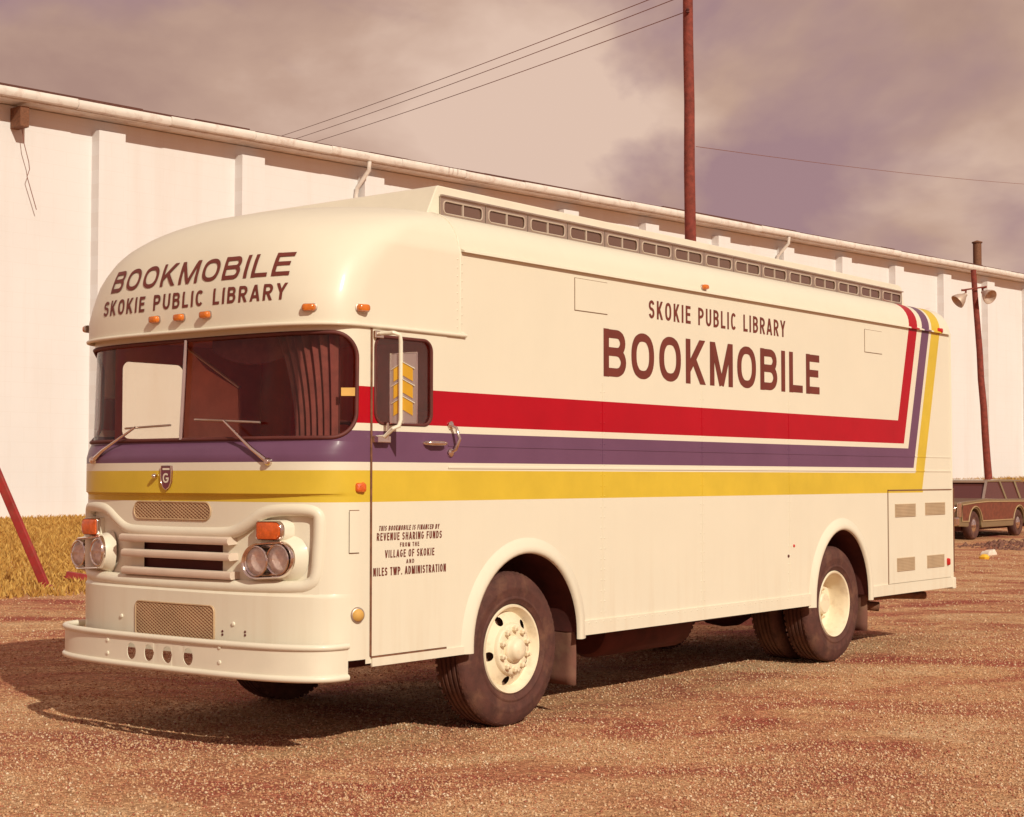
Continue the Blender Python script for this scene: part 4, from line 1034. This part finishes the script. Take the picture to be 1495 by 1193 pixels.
def disc_rim():
    prof_ = [(0.292, 0.040), (0.298, 0.022), (0.292, 0.012), (0.280, 0.014), (0.270, 0.030), (0.255, 0.055), (0.252, 0.062)] + [(0.247 - 0.005 * i, 0.068 - 0.0027 * i) for i in range(15)] + [(0.172, 0.016), (0.166, 0.006), (0.160, 0.002), (0.130, 0.002), (0.105, 0.004), (0.092, 0.010)]
    seg = 200; holes = [(0.212, radians(a), 0.031) for a in (118, 190, 262, 334, 46)]
    V = []; F = []
    for r, h in prof_:
        for j in range(seg):
            a = 2 * pi * j / seg; x, z = r * cos(a), r * sin(a)
            for hr, ha, hs in holes:
                hx, hz = hr * cos(ha), hr * sin(ha); d = math.hypot(x - hx, z - hz)
                if 0.2 < d / hs and abs(d - hs) < 0.0040: x, z = hx + (x - hx) / d * hs, hz + (z - hz) / d * hs
            V.append((x, h, z))
    n = len(prof_)
    for i in range(n - 1):
        for j in range(seg):
            f = (i * seg + j, i * seg + (j + 1) % seg, (i + 1) * seg + (j + 1) % seg, (i + 1) * seg + j)
            cx_ = sum(V[k][0] for k in f) / 4; cz_ = sum(V[k][2] for k in f) / 4
            if any(math.hypot(cx_ - hr * cos(ha), cz_ - hr * sin(ha)) < hs * 0.97 for hr, ha, hs in holes): continue
            F.append(f)
    m_ = MB(); m_.add(V, F); return m_.mesh('rim', 'cream', 40, merge=None)
RIMF = disc_rim()
HUBF = MB().lathe([(0.092, 0.010), (0.090, -0.004), (0.084, -0.014), (0.076, -0.020), (0.072, -0.040), (0.056, -0.058), (0.026, -0.066), (0.0, -0.067)], (0, 0, 0), (0, 1, 0), 32).mesh('hub', 'cream', 45)
nm_ = MB(); nm_.lathe([(0.021, 0.006), (0.020, -0.020), (0.016, -0.025), (0.010, -0.025), (0.010, -0.040), (0.0, -0.042)], (0, 0, 0), (0, 1, 0), 6); NUT = nm_.mesh('lug_nut', 'cream', 30)
DRUM = MB().lathe([(0.0, 0.10), (0.27, 0.10), (0.27, 0.22), (0.0, 0.22)], (0, 0, 0), (0, 1, 0), 28).mesh('brake_drum', 'flap', 40)
RIMR = MB().lathe([(0.292, 0.040), (0.298, 0.022), (0.290, 0.010), (0.276, 0.016), (0.266, 0.040), (0.256, 0.075), (0.252, 0.160), (0.240, 0.188), (0.205, 0.200), (0.120, 0.205), (0.10, 0.20), (0.095, 0.12), (0.080, 0.105), (0.0, 0.10)], (0, 0, 0), (0, 1, 0), 64, caps=False).mesh('rim', 'cream', 40)
def wheel(x, y, z, front_, flip):
    w = empty('wheel', (x, y, z)); w.parent = bus
    if flip: w.rotation_euler = (0, 0, pi)
    child('tyre', TY, w); child('rim', RIMF if front_ else RIMR, w)
    if front_:
        child('hub', HUBF, w); child('brake_drum', DRUM, w)
    for i in range(10):
        a = 2 * pi * (i + 0.5) / 10
        if front_: child('lug_nut', NUT, w, (0.137 * cos(a), 0.0, 0.137 * sin(a)))
        else: child('lug_nut', NUT, w, (0.155 * cos(a), 0.197, 0.155 * sin(a)))
    return w
wheel(0.12, 0.035, 0.513, True, False); wheel(0.12, BW - 0.035, 0.513, True, True)
for x, y, fl in ((4.80, 0.055, False), (4.80, BW - 0.055, True)):
    wheel(x, y, 0.524, False, fl)
    w = empty('wheel', (x, y + (0.33 if not fl else -0.33), 0.524)); w.parent = bus
    if fl: w.rotation_euler = (0, 0, pi)
    child('tyre', TY, w); child('brake_drum', DRUM, w)

# ------------------------------------------------------------------ signwriting
def arc(cx, cy, rx, ry, a0, a1, n=10, e=2.0):
    out = []
    for i in range(n + 1):
        a = radians(a0 + (a1 - a0) * i / n); c, s = cos(a), sin(a)
        out.append((cx + rx * math.copysign(abs(c) ** (2 / e), c), cy + ry * math.copysign(abs(s) ** (2 / e), s)))
    return out
def glyph(ch, w, t):                          # strokes as (points, closed) in a box w wide and 1 high
    h = t / 2; L, R, B, T = h, w - h, h, 1 - h; m = 0.53; S = []
    ln = lambda *p: S.append((list(p), False))
    if ch == 'B':
        ln((L, 0), (L, 1)); r = (T - m) / 2; r2 = (m - B) / 2
        ln((L, T), (R - r * 0.95 - 0.02 * w, T), *arc(R - r * 0.9 - 0.03 * w, m + r, r * 0.9, r, 90, -90, 12)[1:], (L, m))
        ln((L, m), (R - r2 * 0.95, m), *arc(R - r2 * 0.95, B + r2, r2 * 0.95, r2, 90, -90, 12)[1:], (L, B))
    elif ch == 'O': S.append((arc(w / 2, 0.5, w / 2 - h, 0.5 - h, 0, 360, 40, 2.35)[:-1], True))
    elif ch == 'K': ln((L, 0), (L, 1)); ln((L, 0.30), (R + 0.02, 1.06)); ln((w * 0.36, 0.60), (R + 0.03, -0.06))
    elif ch == 'M': ln((L, 0), (L, 1)); ln((R, 0), (R, 1)); ln((L, 1.05), (w / 2, 0.02)); ln((R, 1.05), (w / 2, 0.02))
    elif ch == 'I': ln((L, 0), (L, 1))
    elif ch == 'L': ln((L, 0), (L, 1)); ln((L, B), (w, B))
    elif ch in 'EF':
        ln((L, 0), (L, 1)); ln((L, T), (w, T)); ln((L, 0.52), (w * 0.92, 0.52))
        if ch == 'E': ln((L, B), (w, B))
    elif ch == 'S':
        r = (T - 0.515) / 2; rb = (0.515 - B) / 2; a = R - w / 2
        ln(*(arc(w / 2, 0.515 + r, a, r, 15, 180, 14) + arc(w / 2, 0.515 + r, a, r, 180, 262, 7)[1:] + arc(w / 2, B + rb, a, rb, 82, 0, 7) + arc(w / 2, B + rb, a, rb, 0, -165, 14)[1:]))
    elif ch in 'PR':
        r = (T - 0.47) / 2; ln((L, 0), (L, 1)); ln((L, T), (R - r, T), *arc(R - r, 0.47 + r, r, r, 90, -90, 12)[1:], (L, 0.47))
        if ch == 'R': ln((w * 0.45, 0.50), (R + 0.03, -0.06))
    elif ch == 'U': ln((L, 1), (L, B + a_(w)), *arc(w / 2, B + a_(w), R - w / 2, a_(w), 180, 360, 14)[1:], (R, 1))
    elif ch == 'C': ln(*arc(w / 2, 0.5, w / 2 - h, 0.5 - h, 42, 318, 30, 2.3))
    elif ch == 'G': ln(*arc(w / 2, 0.5, w / 2 - h, 0.5 - h, 42, 360, 32, 2.3)); ln((w * 0.52, 0.46), (w, 0.46)); 
    elif ch == 'A': ln((h * 0.6, -0.05), (w / 2, 1.03)); ln((w - h * 0.6, -0.05), (w / 2, 1.03)); ln((w * 0.22, 0.28), (w * 0.78, 0.28))
    elif ch == 'V': ln((h * 0.6, 1.05), (w / 2, -0.03)); ln((w - h * 0.6, 1.05), (w / 2, -0.03))
    elif ch == 'Y': ln((h * 0.5, 1.06), (w / 2, 0.45)); ln((w - h * 0.5, 1.06), (w / 2, 0.45)); ln((w / 2, 0.0), (w / 2, 0.48))
    elif ch == 'W': ln((h * 0.6, 1.05), (w * 0.29, -0.03)); ln((w / 2, 1.0), (w * 0.29, -0.03)); ln((w / 2, 1.0), (w * 0.71, -0.03)); ln((w - h * 0.6, 1.05), (w * 0.71, -0.03))
    elif ch == 'N': ln((L, 0), (L, 1)); ln((R, 0), (R, 1)); ln((L, 1.04), (R, -0.04))
    elif ch == 'H': ln((L, 0), (L, 1)); ln((R, 0), (R, 1)); ln((L, 0.52), (R, 0.52))
    elif ch == 'T': ln((0, T), (w, T)); ln((w / 2, 0), (w / 2, 1))
    elif ch == 'D': ln((L, 0), (L, 1)); ln((L, T), (R - 0.3 * w, T), *arc(R - 0.38 * w, 0.5, 0.38 * w, T - 0.5, 90, -90, 14)[1:], (L, B))
    elif ch == '.': ln((L, 0), (L, t * 1.1))
    return S
def a_(w): return min(0.30, w * 0.5)
WID = {'M': 1.22, 'I': 0.0, 'W': 1.4, 'L': 0.82, 'E': 0.84, 'F': 0.82, 'O': 1.06, 'A': 1.05, 'Y': 1.0, 'T': 0.86, '.': 0.0, 'S': 0.95}
def clip_poly(P, lo=0.0, hi=1.0):
    for lim, sg in ((lo, 1), (hi, -1)):
        out = []
        for a, b in zip(P, P[1:] + P[:1]):
            ia, ib = (a[1] - lim) * sg >= -1e-9, (b[1] - lim) * sg >= -1e-9
            if ia: out.append(a)
            if ia != ib: k = (lim - a[1]) / (b[1] - a[1]); out.append((a[0] + (b[0] - a[0]) * k, lim))
        P = out
        if len(P) < 3: return []
    return P
def lettering(txt, total, hgt, cw, t, gap, fmap_, name='lettering', m='letter', slant=0.0, parent=None, space=0.6, split=True):
    x = 0.0; lay = []
    for ch in txt:
        if ch == ' ': x += cw * space; continue
        w = max(t, cw * WID.get(ch, 1.0)); lay.append((ch, x, w)); x += w + gap
    nat = x - gap; sxx = total / (nat * hgt); mb = MB(); d = 0
    if split: grp = empty(name); grp.parent = parent or bus
    def put(P, layer):
        n = len(P); mb.add([fmap_((p[0] + slant * p[1] / sxx) * hgt * sxx, p[1] * hgt, 0.0012 + 0.0004 * layer) for p in P], [tuple(range(n))])
    for ch, x0, w in lay:
        for li, (pts, closed) in enumerate(glyph(ch, w, t)):
            n = len(pts); off = []
            for i in range(n):
                a = pts[(i - 1) % n] if (closed or i) else pts[i]; b = pts[(i + 1) % n] if (closed or i < n - 1) else pts[i]
                # work in true shape space so that strokes keep their weight when the line is condensed
                d1 = Vector(((pts[i][0] - a[0]) * sxx, pts[i][1] - a[1])); d2 = Vector(((b[0] - pts[i][0]) * sxx, b[1] - pts[i][1]))
                if d1.length < 1e-7: d1 = d2
                if d2.length < 1e-7: d2 = d1
                d1.normalize(); d2.normalize(); n1 = Vector((-d1.y, d1.x)); n2 = Vector((-d2.y, d2.x)); q = n1 + n2
                q = q / max(0.35, q.length_squared) * 2 if q.length > 1e-6 else n1
                hw = t / 2 * (0.92 if abs(q.y) > 0.8 else 1.0)
                off.append(((pts[i][0] + x0 + q.x * hw / sxx * min(1, sxx), pts[i][1] + q.y * hw), (pts[i][0] + x0 - q.x * hw / sxx * min(1, sxx), pts[i][1] - q.y * hw)))
            for i in range(n if closed else n - 1):
                (l0, r0), (l1, r1) = off[i], off[(i + 1) % n]
                k = 4 if (not closed and n == 2) else 1
                for s in range(k):
                    f0, f1 = s / k, (s + 1) / k
                    Q = [tuple(u * (1 - f) + v * f for u, v in zip(*pq)) for pq, f in (((l0, l1), f0), ((r0, r1), f0), ((r0, r1), f1), ((l0, l1), f1))]
                    Q = clip_poly(Q)
                    if Q: put(Q, li)
        if split: mb.build('letter', m, grp, merge=None); mb = MB()
    if split: return grp
    return mb.build(name, m, parent or bus, merge=None)
def flank(x0, z0): return lambda u, v, d: (x0 + u, -0.0005 - d, z0 + v)
lettering('BOOKMOBILE', 4.41 - 1.105, 0.348, 0.70, 0.195, 0.125, flank(1.105, 2.388))
lettering('SKOKIE PUBLIC LIBRARY', 3.80 - 1.70, 0.139, 0.50, 0.175, 0.16, flank(1.70, 2.854), space=0.95)
for txt, pa, pb, hp, sl_ in (('THIS BOOKMOBILE IS FINANCED BY', (552, 771), (640, 769), 0.031, 0.2), ('REVENUE SHARING FUNDS', (549, 783), (644, 781), 0.047, 0.04), ('FROM THE', (583, 795), (611, 794), 0.027, 0), ('VILLAGE OF SKOKIE', (561, 808), (633, 806), 0.047, 0.04), ('AND', (592, 819), (604, 819), 0.026, 0), ('NILES TWP. ADMINISTRATION', (544, 833), (650, 831), 0.050, 0.0)):
    a, b = side(*pa), side(*pb); zc = (a.z + b.z) / 2
    lettering(txt, b.x - a.x, hp, 0.46, 0.17 if hp > 0.04 else 0.2, 0.16, lambda u, v, d, a=a, zc=zc, hp=hp: (a.x + u, -0.0045 - d, zc - hp / 2 + v), slant=sl_, parent=door, space=0.75, split=False)['kind'] = 'stuff'
def fronttext(txt, bl, br, tl, cw, t, gap, slant, space):
    A, B, T_ = fr(*bl), fr(*br), fr(*tl); hg = T_.z - A.z; zl, zr = A.z, B.z; tot = A.y - B.y
    lettering(txt, tot, hg, cw, t, gap, lambda u, v, d: front(A.y - u, zl + (zr - zl) * min(1, u / tot) + v, 0.0015 + d), slant=slant, space=space)
fronttext('BOOKMOBILE', (162, 429), (422, 402), (166, 400), 0.86, 0.185, 0.17, 0.0, 0.6)
fronttext('SKOKIE PUBLIC LIBRARY', (151, 463), (417, 437), (155, 441), 0.66, 0.19, 0.22, 0.0, 0.9)
lettering('G', 0.058, 0.062, 0.95, 0.20, 0.1, lambda u, v, d: front(bc.y + 0.029 - u, bc.z - 0.035 + v, 0.0125 + d), name='emblem_letter', m='white', parent=bd, split=False)
MB().prism([(-0.032, 0.046), (0.032, 0.046), (0.032, 0.058), (-0.032, 0.058)], lambda a, b: front(bc.y - a, bc.z + b, 0.011), lambda a, b: front(bc.y - a, bc.z + b, 0.0135)).build('emblem_band', 'white', bd)
# ------------------------------------------------------------------ parked station wagon
M['carpaint'] = mat('olive_tan_car_paint', (0.235, 0.165, 0.085), 0.32, 0.2, var=0.06, coat=0.6)
M['wood'] = mat('woodgrain_vinyl', (0.175, 0.046, 0.024), 0.5, var=0.25, scale=9)
M['trimwood'] = mat('pale_wood_trim', (0.40, 0.27, 0.14), 0.5, var=0.1)
M['carglass'] = glass_mat('car_glass', (0.35, 0.22, 0.20), 0.03, 0.02, 0.75, (0.14, 0.045, 0.04))
cp = onz(1423, 786, 0.20); cz = gz(cp.x, cp.y)
car = empty('station_wagon', (cp.x, cp.y + 0.97, cz), radians(1.5)); tag(car, 'olive station wagon with brown wood panel sides parked behind the bus tail', 'car')
# local frame: x back from the front axle, y to the car's right, z up; left side at y = -0.98
CWd = 0.98; XF, XB = -1.02, 4.55
def circ(cx, cz_, r, a0, a1, n): return [(cx + r * cos(radians(a0 + (a1 - a0) * i / n)), cz_ + r * sin(radians(a0 + (a1 - a0) * i / n))) for i in range(n + 1)]
prof_c = [(XF, 0.34), (XF - 0.02, 0.62), (XF + 0.01, 0.86), (XF + 0.10, 0.915), (0.0, 0.95), (0.72, 0.985), (1.6, 0.965), (3.0, 0.955), (XB - 0.05, 0.95), (XB, 0.90), (XB, 0.36)] + [(3.42, 0.32)] + circ(3.02, 0.34, 0.40, 0, 180, 12) + [(2.6, 0.28), (0.44, 0.28)] + circ(0.0, 0.34, 0.41, 0, 180, 12) + [(-0.46, 0.32)]
cb_ = MB().prism(prof_c, lambda x, z: Vector((x, -CWd, z)), lambda x, z: Vector((x, CWd, z))).build('body', 'carpaint', car, bevel=0.035, seg=3)
gh_b = [(0.74, 0.97), (4.45, 0.94), (4.10, 1.40), (1.52, 1.42)]
g_ = MB(); lo_, hi_ = 0.90, 0.70
vs = [(0.74, -lo_, 0.955), (4.48, -lo_, 0.94), (4.48, lo_, 0.94), (0.74, lo_, 0.955), (1.50, -hi_, 1.385), (4.20, -hi_, 1.375), (4.20, hi_, 1.375), (1.50, hi_, 1.385)]
g_.add(vs, [(0, 1, 5, 4), (2, 3, 7, 6), (0, 4, 7, 3), (1, 2, 6, 5), (4, 5, 6, 7), (0, 3, 2, 1)]); g_.build('cabin', 'carglass', car)
MB().prism([(1.36, 1.375), (1.55, 1.425), (2.4, 1.445), (3.9, 1.43), (4.26, 1.385)], lambda x, z: Vector((x, -hi_ - 0.03, z)), lambda x, z: Vector((x, hi_ + 0.03, z))).build('roof', 'carpaint', car, bevel=0.02)
for s in (-1, 1):
    for (xa, xb) in ((0.72, 1.46), (2.28, 2.36), (3.30, 3.42), (4.50, 4.24)):
        MB().bar((xa, s * (lo_ + 0.006), 0.95), (xb, s * (hi_ + 0.012), 1.39), 0.055, 0.05).build('pillar', 'alum' if xa < 1 else 'carpaint', car)
MB().bar((1.46, -hi_, 1.385), (1.46, hi_, 1.385), 0.05, 0.04).build('windshield_trim', 'chrome', car); MB().bar((0.74, -lo_, 0.965), (0.74, lo_, 0.965), 0.06, 0.03).build('cowl', 'carpaint', car)
def wood_panel(P, nm): MB().prism(P, lambda x, z: Vector((x, -CWd - 0.008, z)), lambda x, z: Vector((x, -CWd + 0.02, z))).build(nm, 'wood', car); 
arcp = circ(0.0, 0.34, 0.46, 12, 168, 12)
PP = [(XF + 0.16, 0.46), (XF + 0.16, 0.84), (0.0, 0.885), (0.8, 0.905), (3.0, 0.885), (4.4, 0.87), (4.4, 0.46)] + [(3.46, 0.46)] + circ(3.02, 0.34, 0.45, 15, 165, 10) + [(2.58, 0.44), (0.47, 0.44)] + arcp + [(-0.47, 0.45)]
wood_panel(PP, 'wood_panel')
MB().tube([Vector((x, -CWd - 0.014, z)) for x, z in PP], 0.016, 6, closed=True).build('wood_trim', 'trimwood', car, smooth=50)
MB().box(XF - 0.16, XF - 0.01, -CWd - 0.02, CWd + 0.02, 0.36, 0.56).build('front_bumper', 'chrome', car, bevel=0.03)
MB().box(XF - 0.05, XF + 0.02, -0.52, 0.52, 0.60, 0.86).build('grille', 'alum', car, bevel=0.01)
for s in (-1, 1):
    MB().box(XF - 0.06, XF + 0.1, s * 0.98 - 0.03, s * 0.98 + 0.03, 0.56, 0.90).build('fender_tip', 'chrome', car, bevel=0.015)
    for k in (0, 1): MB().lathe([(0.105, 0.0), (0.10, 0.02), (0.07, 0.04), (0.0, 0.05)], (XF - 0.02, s * (0.62 + 0.2 * k), 0.74), (-1, 0, 0), 18).build('headlight', 'chrome', car, smooth=50)
CT = MB().lathe([(0.19, 0.02), (0.22, 0.0), (0.30, 0.0), (0.335, 0.03), (0.345, 0.06), (0.345, 0.16), (0.33, 0.19), (0.2, 0.2)], (0, 0, 0), (0, 1, 0), 32).mesh('tyre', 'tyre', 40)
CH_ = MB().lathe([(0.20, 0.02), (0.17, 0.03), (0.13, 0.005), (0.06, -0.01), (0.0, -0.015)], (0, 0, 0), (0, 1, 0), 28).mesh('hubcap', 'chrome', 40)
for x in (0.0, 3.02):
    for s in (-1, 1):
        w = empty('wheel', (x, s * 0.965, 0.345)); w.parent = car
        if s > 0: w.rotation_euler = (0, 0, pi)
        child('tyre', CT, w); child('hubcap', CH_, w)
MB().box(-0.9, 4.3, -0.75, 0.75, 0.22, 0.33).build('underbody', 'under', car)
MB().tube([(-0.40, -CWd + 0.3, 0.34), (-0.40, -CWd + 0.3, 0.6)], 0.02, 6).build('arch_liner', 'under', car)

# ------------------------------------------------------------------ red timber trestle at the edge of the grass
ra, rb_ = onz(66, 857, 0.14), None
dR = (Vector((ra.x, ra.y, 0)) - Vector((CAM.x, CAM.y, 0))).dot(Vector((AX_V.x, AX_V.y, 0)))
tr = empty('steel_prop', (ra.x, ra.y, gz(ra.x, ra.y))); tag(tr, 'tall red painted steel prop slanting steeply down to the grass before the warehouse', 'metal prop')
a = Vector((0, 0, 0.03)); t2 = deep(-14, 668, dR + 0.2) - Vector(tr.location)
MB().bar(a, t2, 0.07, 0.12).build('bar', 'redpaint', tr, bevel=0.008)
MB().box(-0.10, 0.14, -0.12, 0.12, -0.02, 0.04).build('shoe', 'redpaint', tr, bevel=0.006)
rp = onz(116, 851, 0.12); dP = (rp - CAM).dot(Vector((AX_V.x, AX_V.y, 0)))
pk = empty('red_plank', (rp.x, rp.y, gz(rp.x, rp.y))); tag(pk, 'short red steel bar lying tilted on the grass beside the bus nose', 'metal bar')
A = Vector((0.05, 0, 0.03)) + AX_R * 0.25; B_ = deep(97, 839, dP) - Vector(pk.location)
MB().bar(A - Vector((0, 0, 0.0)), B_, 0.10, 0.10).build('bar', 'redpaint', pk, bevel=0.006)
MB().bar(B_ - Vector((0, 0, 0.02)), Vector((B_.x, B_.y, -0.05)), 0.06, 0.06).build('foot', 'redpaint', pk)

# ------------------------------------------------------------------ litter and rubble by the car
lt_ = onz(1443, 803, 0.18); zt0 = gz(lt_.x, lt_.y)
q = MB(); q.prism([(-0.24, 0), (-0.20, 0.07), (-0.10, 0.12), (0.02, 0.10), (0.10, 0.14), (0.22, 0.05), (0.24, 0.0)], lambda a, b: Vector((a, -0.10, b)), lambda a, b: Vector((a * 0.85 + 0.04, 0.12, b * 0.8)))
o = q.build('crumpled_sack', 'paper', None, loc=(lt_.x, lt_.y, zt0 - 0.01), bevel=0.03); tag(o, 'crumpled white sack lying on the rubble in front of the car', 'litter')
q = MB(); q.lathe([(0.0, 0.0), (0.09, 0.0), (0.11, 0.05), (0.06, 0.10), (0.0, 0.11)], (0, 0, 0), (0, 0, 1), 7)
lt2 = onz(1437, 810, 0.15); o = q.build('yellow_rag', M['chevron'], None, loc=(lt2.x, lt2.y, gz(lt2.x, lt2.y) - 0.01)); tag(o, 'small crumpled yellow rag on the ground beside the white sack', 'litter')

# ------------------------------------------------------------------ gravel stones (uncountable): small faceted pebbles
def pebbles(name, n, dmin, dmax, smin, smax, m, seed, halfw=0.345, p=1.0):
    g = np.random.default_rng(seed)
    d = np.sqrt(g.random(n) * (dmax ** 2 - dmin ** 2) + dmin ** 2) if p == 1 else dmin + (dmax - dmin) * g.random(n) ** p
    lat = (g.random(n) * 2 - 1) * halfw * d
    x = CAM.x + AX_R.x * lat + AX_V.x * d; y = CAM.y + AX_R.y * lat + AX_V.y * d
    keep = fbm(x, y, 0.9, 4, 5) + 0.16 * g.standard_normal(n) > -0.16; x, y = x[keep], y[keep]; n = len(x)
    z = land(x, y) + rough(x, y); s = smin + (smax - smin) * g.random(n) ** 3
    base = np.array([(1, 0, 0), (-1, 0, 0), (0, 1, 0), (0, -1, 0), (0, 0, 0.75), (0, 0, -0.6)], float)
    V = base[None] * s[:, None, None] * (0.65 + 0.7 * g.random((n, 6, 1)))
    V = V + g.standard_normal((n, 6, 3)) * s[:, None, None] * 0.14
    a = g.random(n) * 2 * pi; c, sn = np.cos(a), np.sin(a)
    R = np.stack([V[..., 0] * c[:, None] - V[..., 1] * sn[:, None] * 0.8, V[..., 0] * sn[:, None] + V[..., 1] * c[:, None] * 0.8, V[..., 2]], -1)
    R += np.stack([x, y, z + s * 0.15], -1)[:, None]
    tri = np.array([(0, 2, 4), (2, 1, 4), (1, 3, 4), (3, 0, 4), (2, 0, 5), (1, 2, 5), (3, 1, 5), (0, 3, 5)])
    F = (tri[None] + 6 * np.arange(n)[:, None, None]).reshape(-1, 3)
    me = np_mesh(name, R.reshape(-1, 3), F); me.materials.append(m)
    o = bpy.data.objects.new(name, me); col.objects.link(o); return o
def stone_mat():
    m, nt, b = new_mat('pebbles'); tcn = N(nt, 'ShaderNodeTexCoord'); geo = N(nt, 'ShaderNodeNewGeometry')
    c = ramp(nt, geo.outputs['Random Per Island'], [(0.0, (0.34, 0.105, 0.068)), (0.3, (0.47, 0.235, 0.125)), (0.7, (0.56, 0.345, 0.195)), (0.95, (0.66, 0.48, 0.32)), (1.0, (0.76, 0.62, 0.46))])
    nt.links.new(c, b.inputs['Base Color']); b.inputs['Roughness'].default_value = 0.85; b.inputs['Specular IOR Level'].default_value = 0.25; return m
M['stone'] = stone_mat()
o = pebbles('gravel', 240000, 6.8, 17.0, 0.003, 0.0125, M['stone'], 4, 0.345, 1.4); tag(o, 'loose tan gravel stones scattered across the lot', 'gravel', kind='stuff')
o = pebbles('gravel', 60000, 14.5, 34.0, 0.007, 0.020, M['stone'], 14); tag(o, 'coarser gravel stones lying farther back around the bus tail', 'gravel', kind='stuff')
# rubble under the car
def rubble():
    g = np.random.default_rng(8); mb = MB(); c = Vector((cp.x, cp.y, 0))
    for i in range(1500):
        lx, ly = g.uniform(-3.2, 5.0), g.uniform(-3.6, -0.7); x, y = c.x + lx, c.y + ly; s = 0.015 + 0.085 * g.random() ** 3
        z = gz(x, y); vs = [(x + s * q[0] * g.uniform(0.6, 1.3), y + s * q[1] * g.uniform(0.6, 1.3), z + s * q[2] * g.uniform(0.5, 1.1)) for q in ((1, 0, 0), (-1, 0, 0), (0, 1, 0), (0, -1, 0), (0, 0, 1), (0, 0, -1))]
        mb.add(vs, [(0, 2, 4), (2, 1, 4), (1, 3, 4), (3, 0, 4), (2, 0, 5), (1, 2, 5), (3, 1, 5), (0, 3, 5)])
    o = mb.build('rubble', M['flap'], None, merge=None); tag(o, 'dark broken rubble strewn in front of the parked car', 'rubble', kind='stuff')
rubble()
# dry grass along the warehouse
def grass(n, seed, ua, ub, sa, sb, hmin, hmax, name, label):
    g = np.random.default_rng(seed); u = ua + (ub - ua) * g.random(n); s = sa + (sb - sa) * g.random(n)
    x = W0.x + WD.x * u + WN.x * s; y = W0.y + WD.y * u + WN.y * s
    dens = fbm(x, y, 0.5, 4, 31); edge = np.clip((sb - s) / 4.0, 0, 1); k = (dens + 0.25 * edge + 0.2 * g.standard_normal(n) > -0.02) & (s > PD * 0 + 0.05)
    x, y = x[k], y[k]; n = len(x); z = land(x, y) + rough(x, y) - 0.02
    h = (hmin + (hmax - hmin) * g.random(n) ** 1.6); w = 0.010 + 0.016 * g.random(n); a = g.random(n) * 2 * pi; ln = h * (0.2 + 0.6 * g.random(n)); b = g.random(n) * 2 * pi
    B = np.stack([x, y, z], -1); d = np.stack([np.cos(a) * w, np.sin(a) * w, 0 * w], -1); lean = np.stack([np.cos(b) * ln, np.sin(b) * ln, 0 * ln], -1); upv = np.stack([0 * h, 0 * h, h], -1)
    V = np.stack([B - d, B + d, B + d * 0.7 + lean * 0.35 + upv * 0.6, B + lean + upv], 1)
    tri = np.array([(0, 1, 2), (0, 2, 3)]); F = (tri[None] + 4 * np.arange(n)[:, None, None]).reshape(-1, 3)
    me = np_mesh(name, V.reshape(-1, 3), F); me.materials.append(M['drygrass']); o = bpy.data.objects.new(name, me); col.objects.link(o); tag(o, label, 'grass', kind='stuff')
def drygrass_mat():
    m, nt, b = new_mat('dry_grass'); geo = N(nt, 'ShaderNodeNewGeometry')
    c = ramp(nt, geo.outputs['Random Per Island'], [(0.0, (0.36, 0.17, 0.04)), (0.5, (0.48, 0.27, 0.065)), (1.0, (0.56, 0.35, 0.105))])
    nt.links.new(c, b.inputs['Base Color']); b.inputs['Roughness'].default_value = 0.8; b.inputs['Specular IOR Level'].default_value = 0.2; return m
M['drygrass'] = drygrass_mat()
grass(190000, 3, -21.0, 2.0, 0.1, 19.5, 0.04, 0.15, 'dry_grass', 'dry yellow grass strip running along the warehouse')
grass(30000, 5, 20.0, 62.0, 0.3, 3.2, 0.10, 0.40, 'dry_weeds', 'tall dry weeds growing along the warehouse base behind the car')
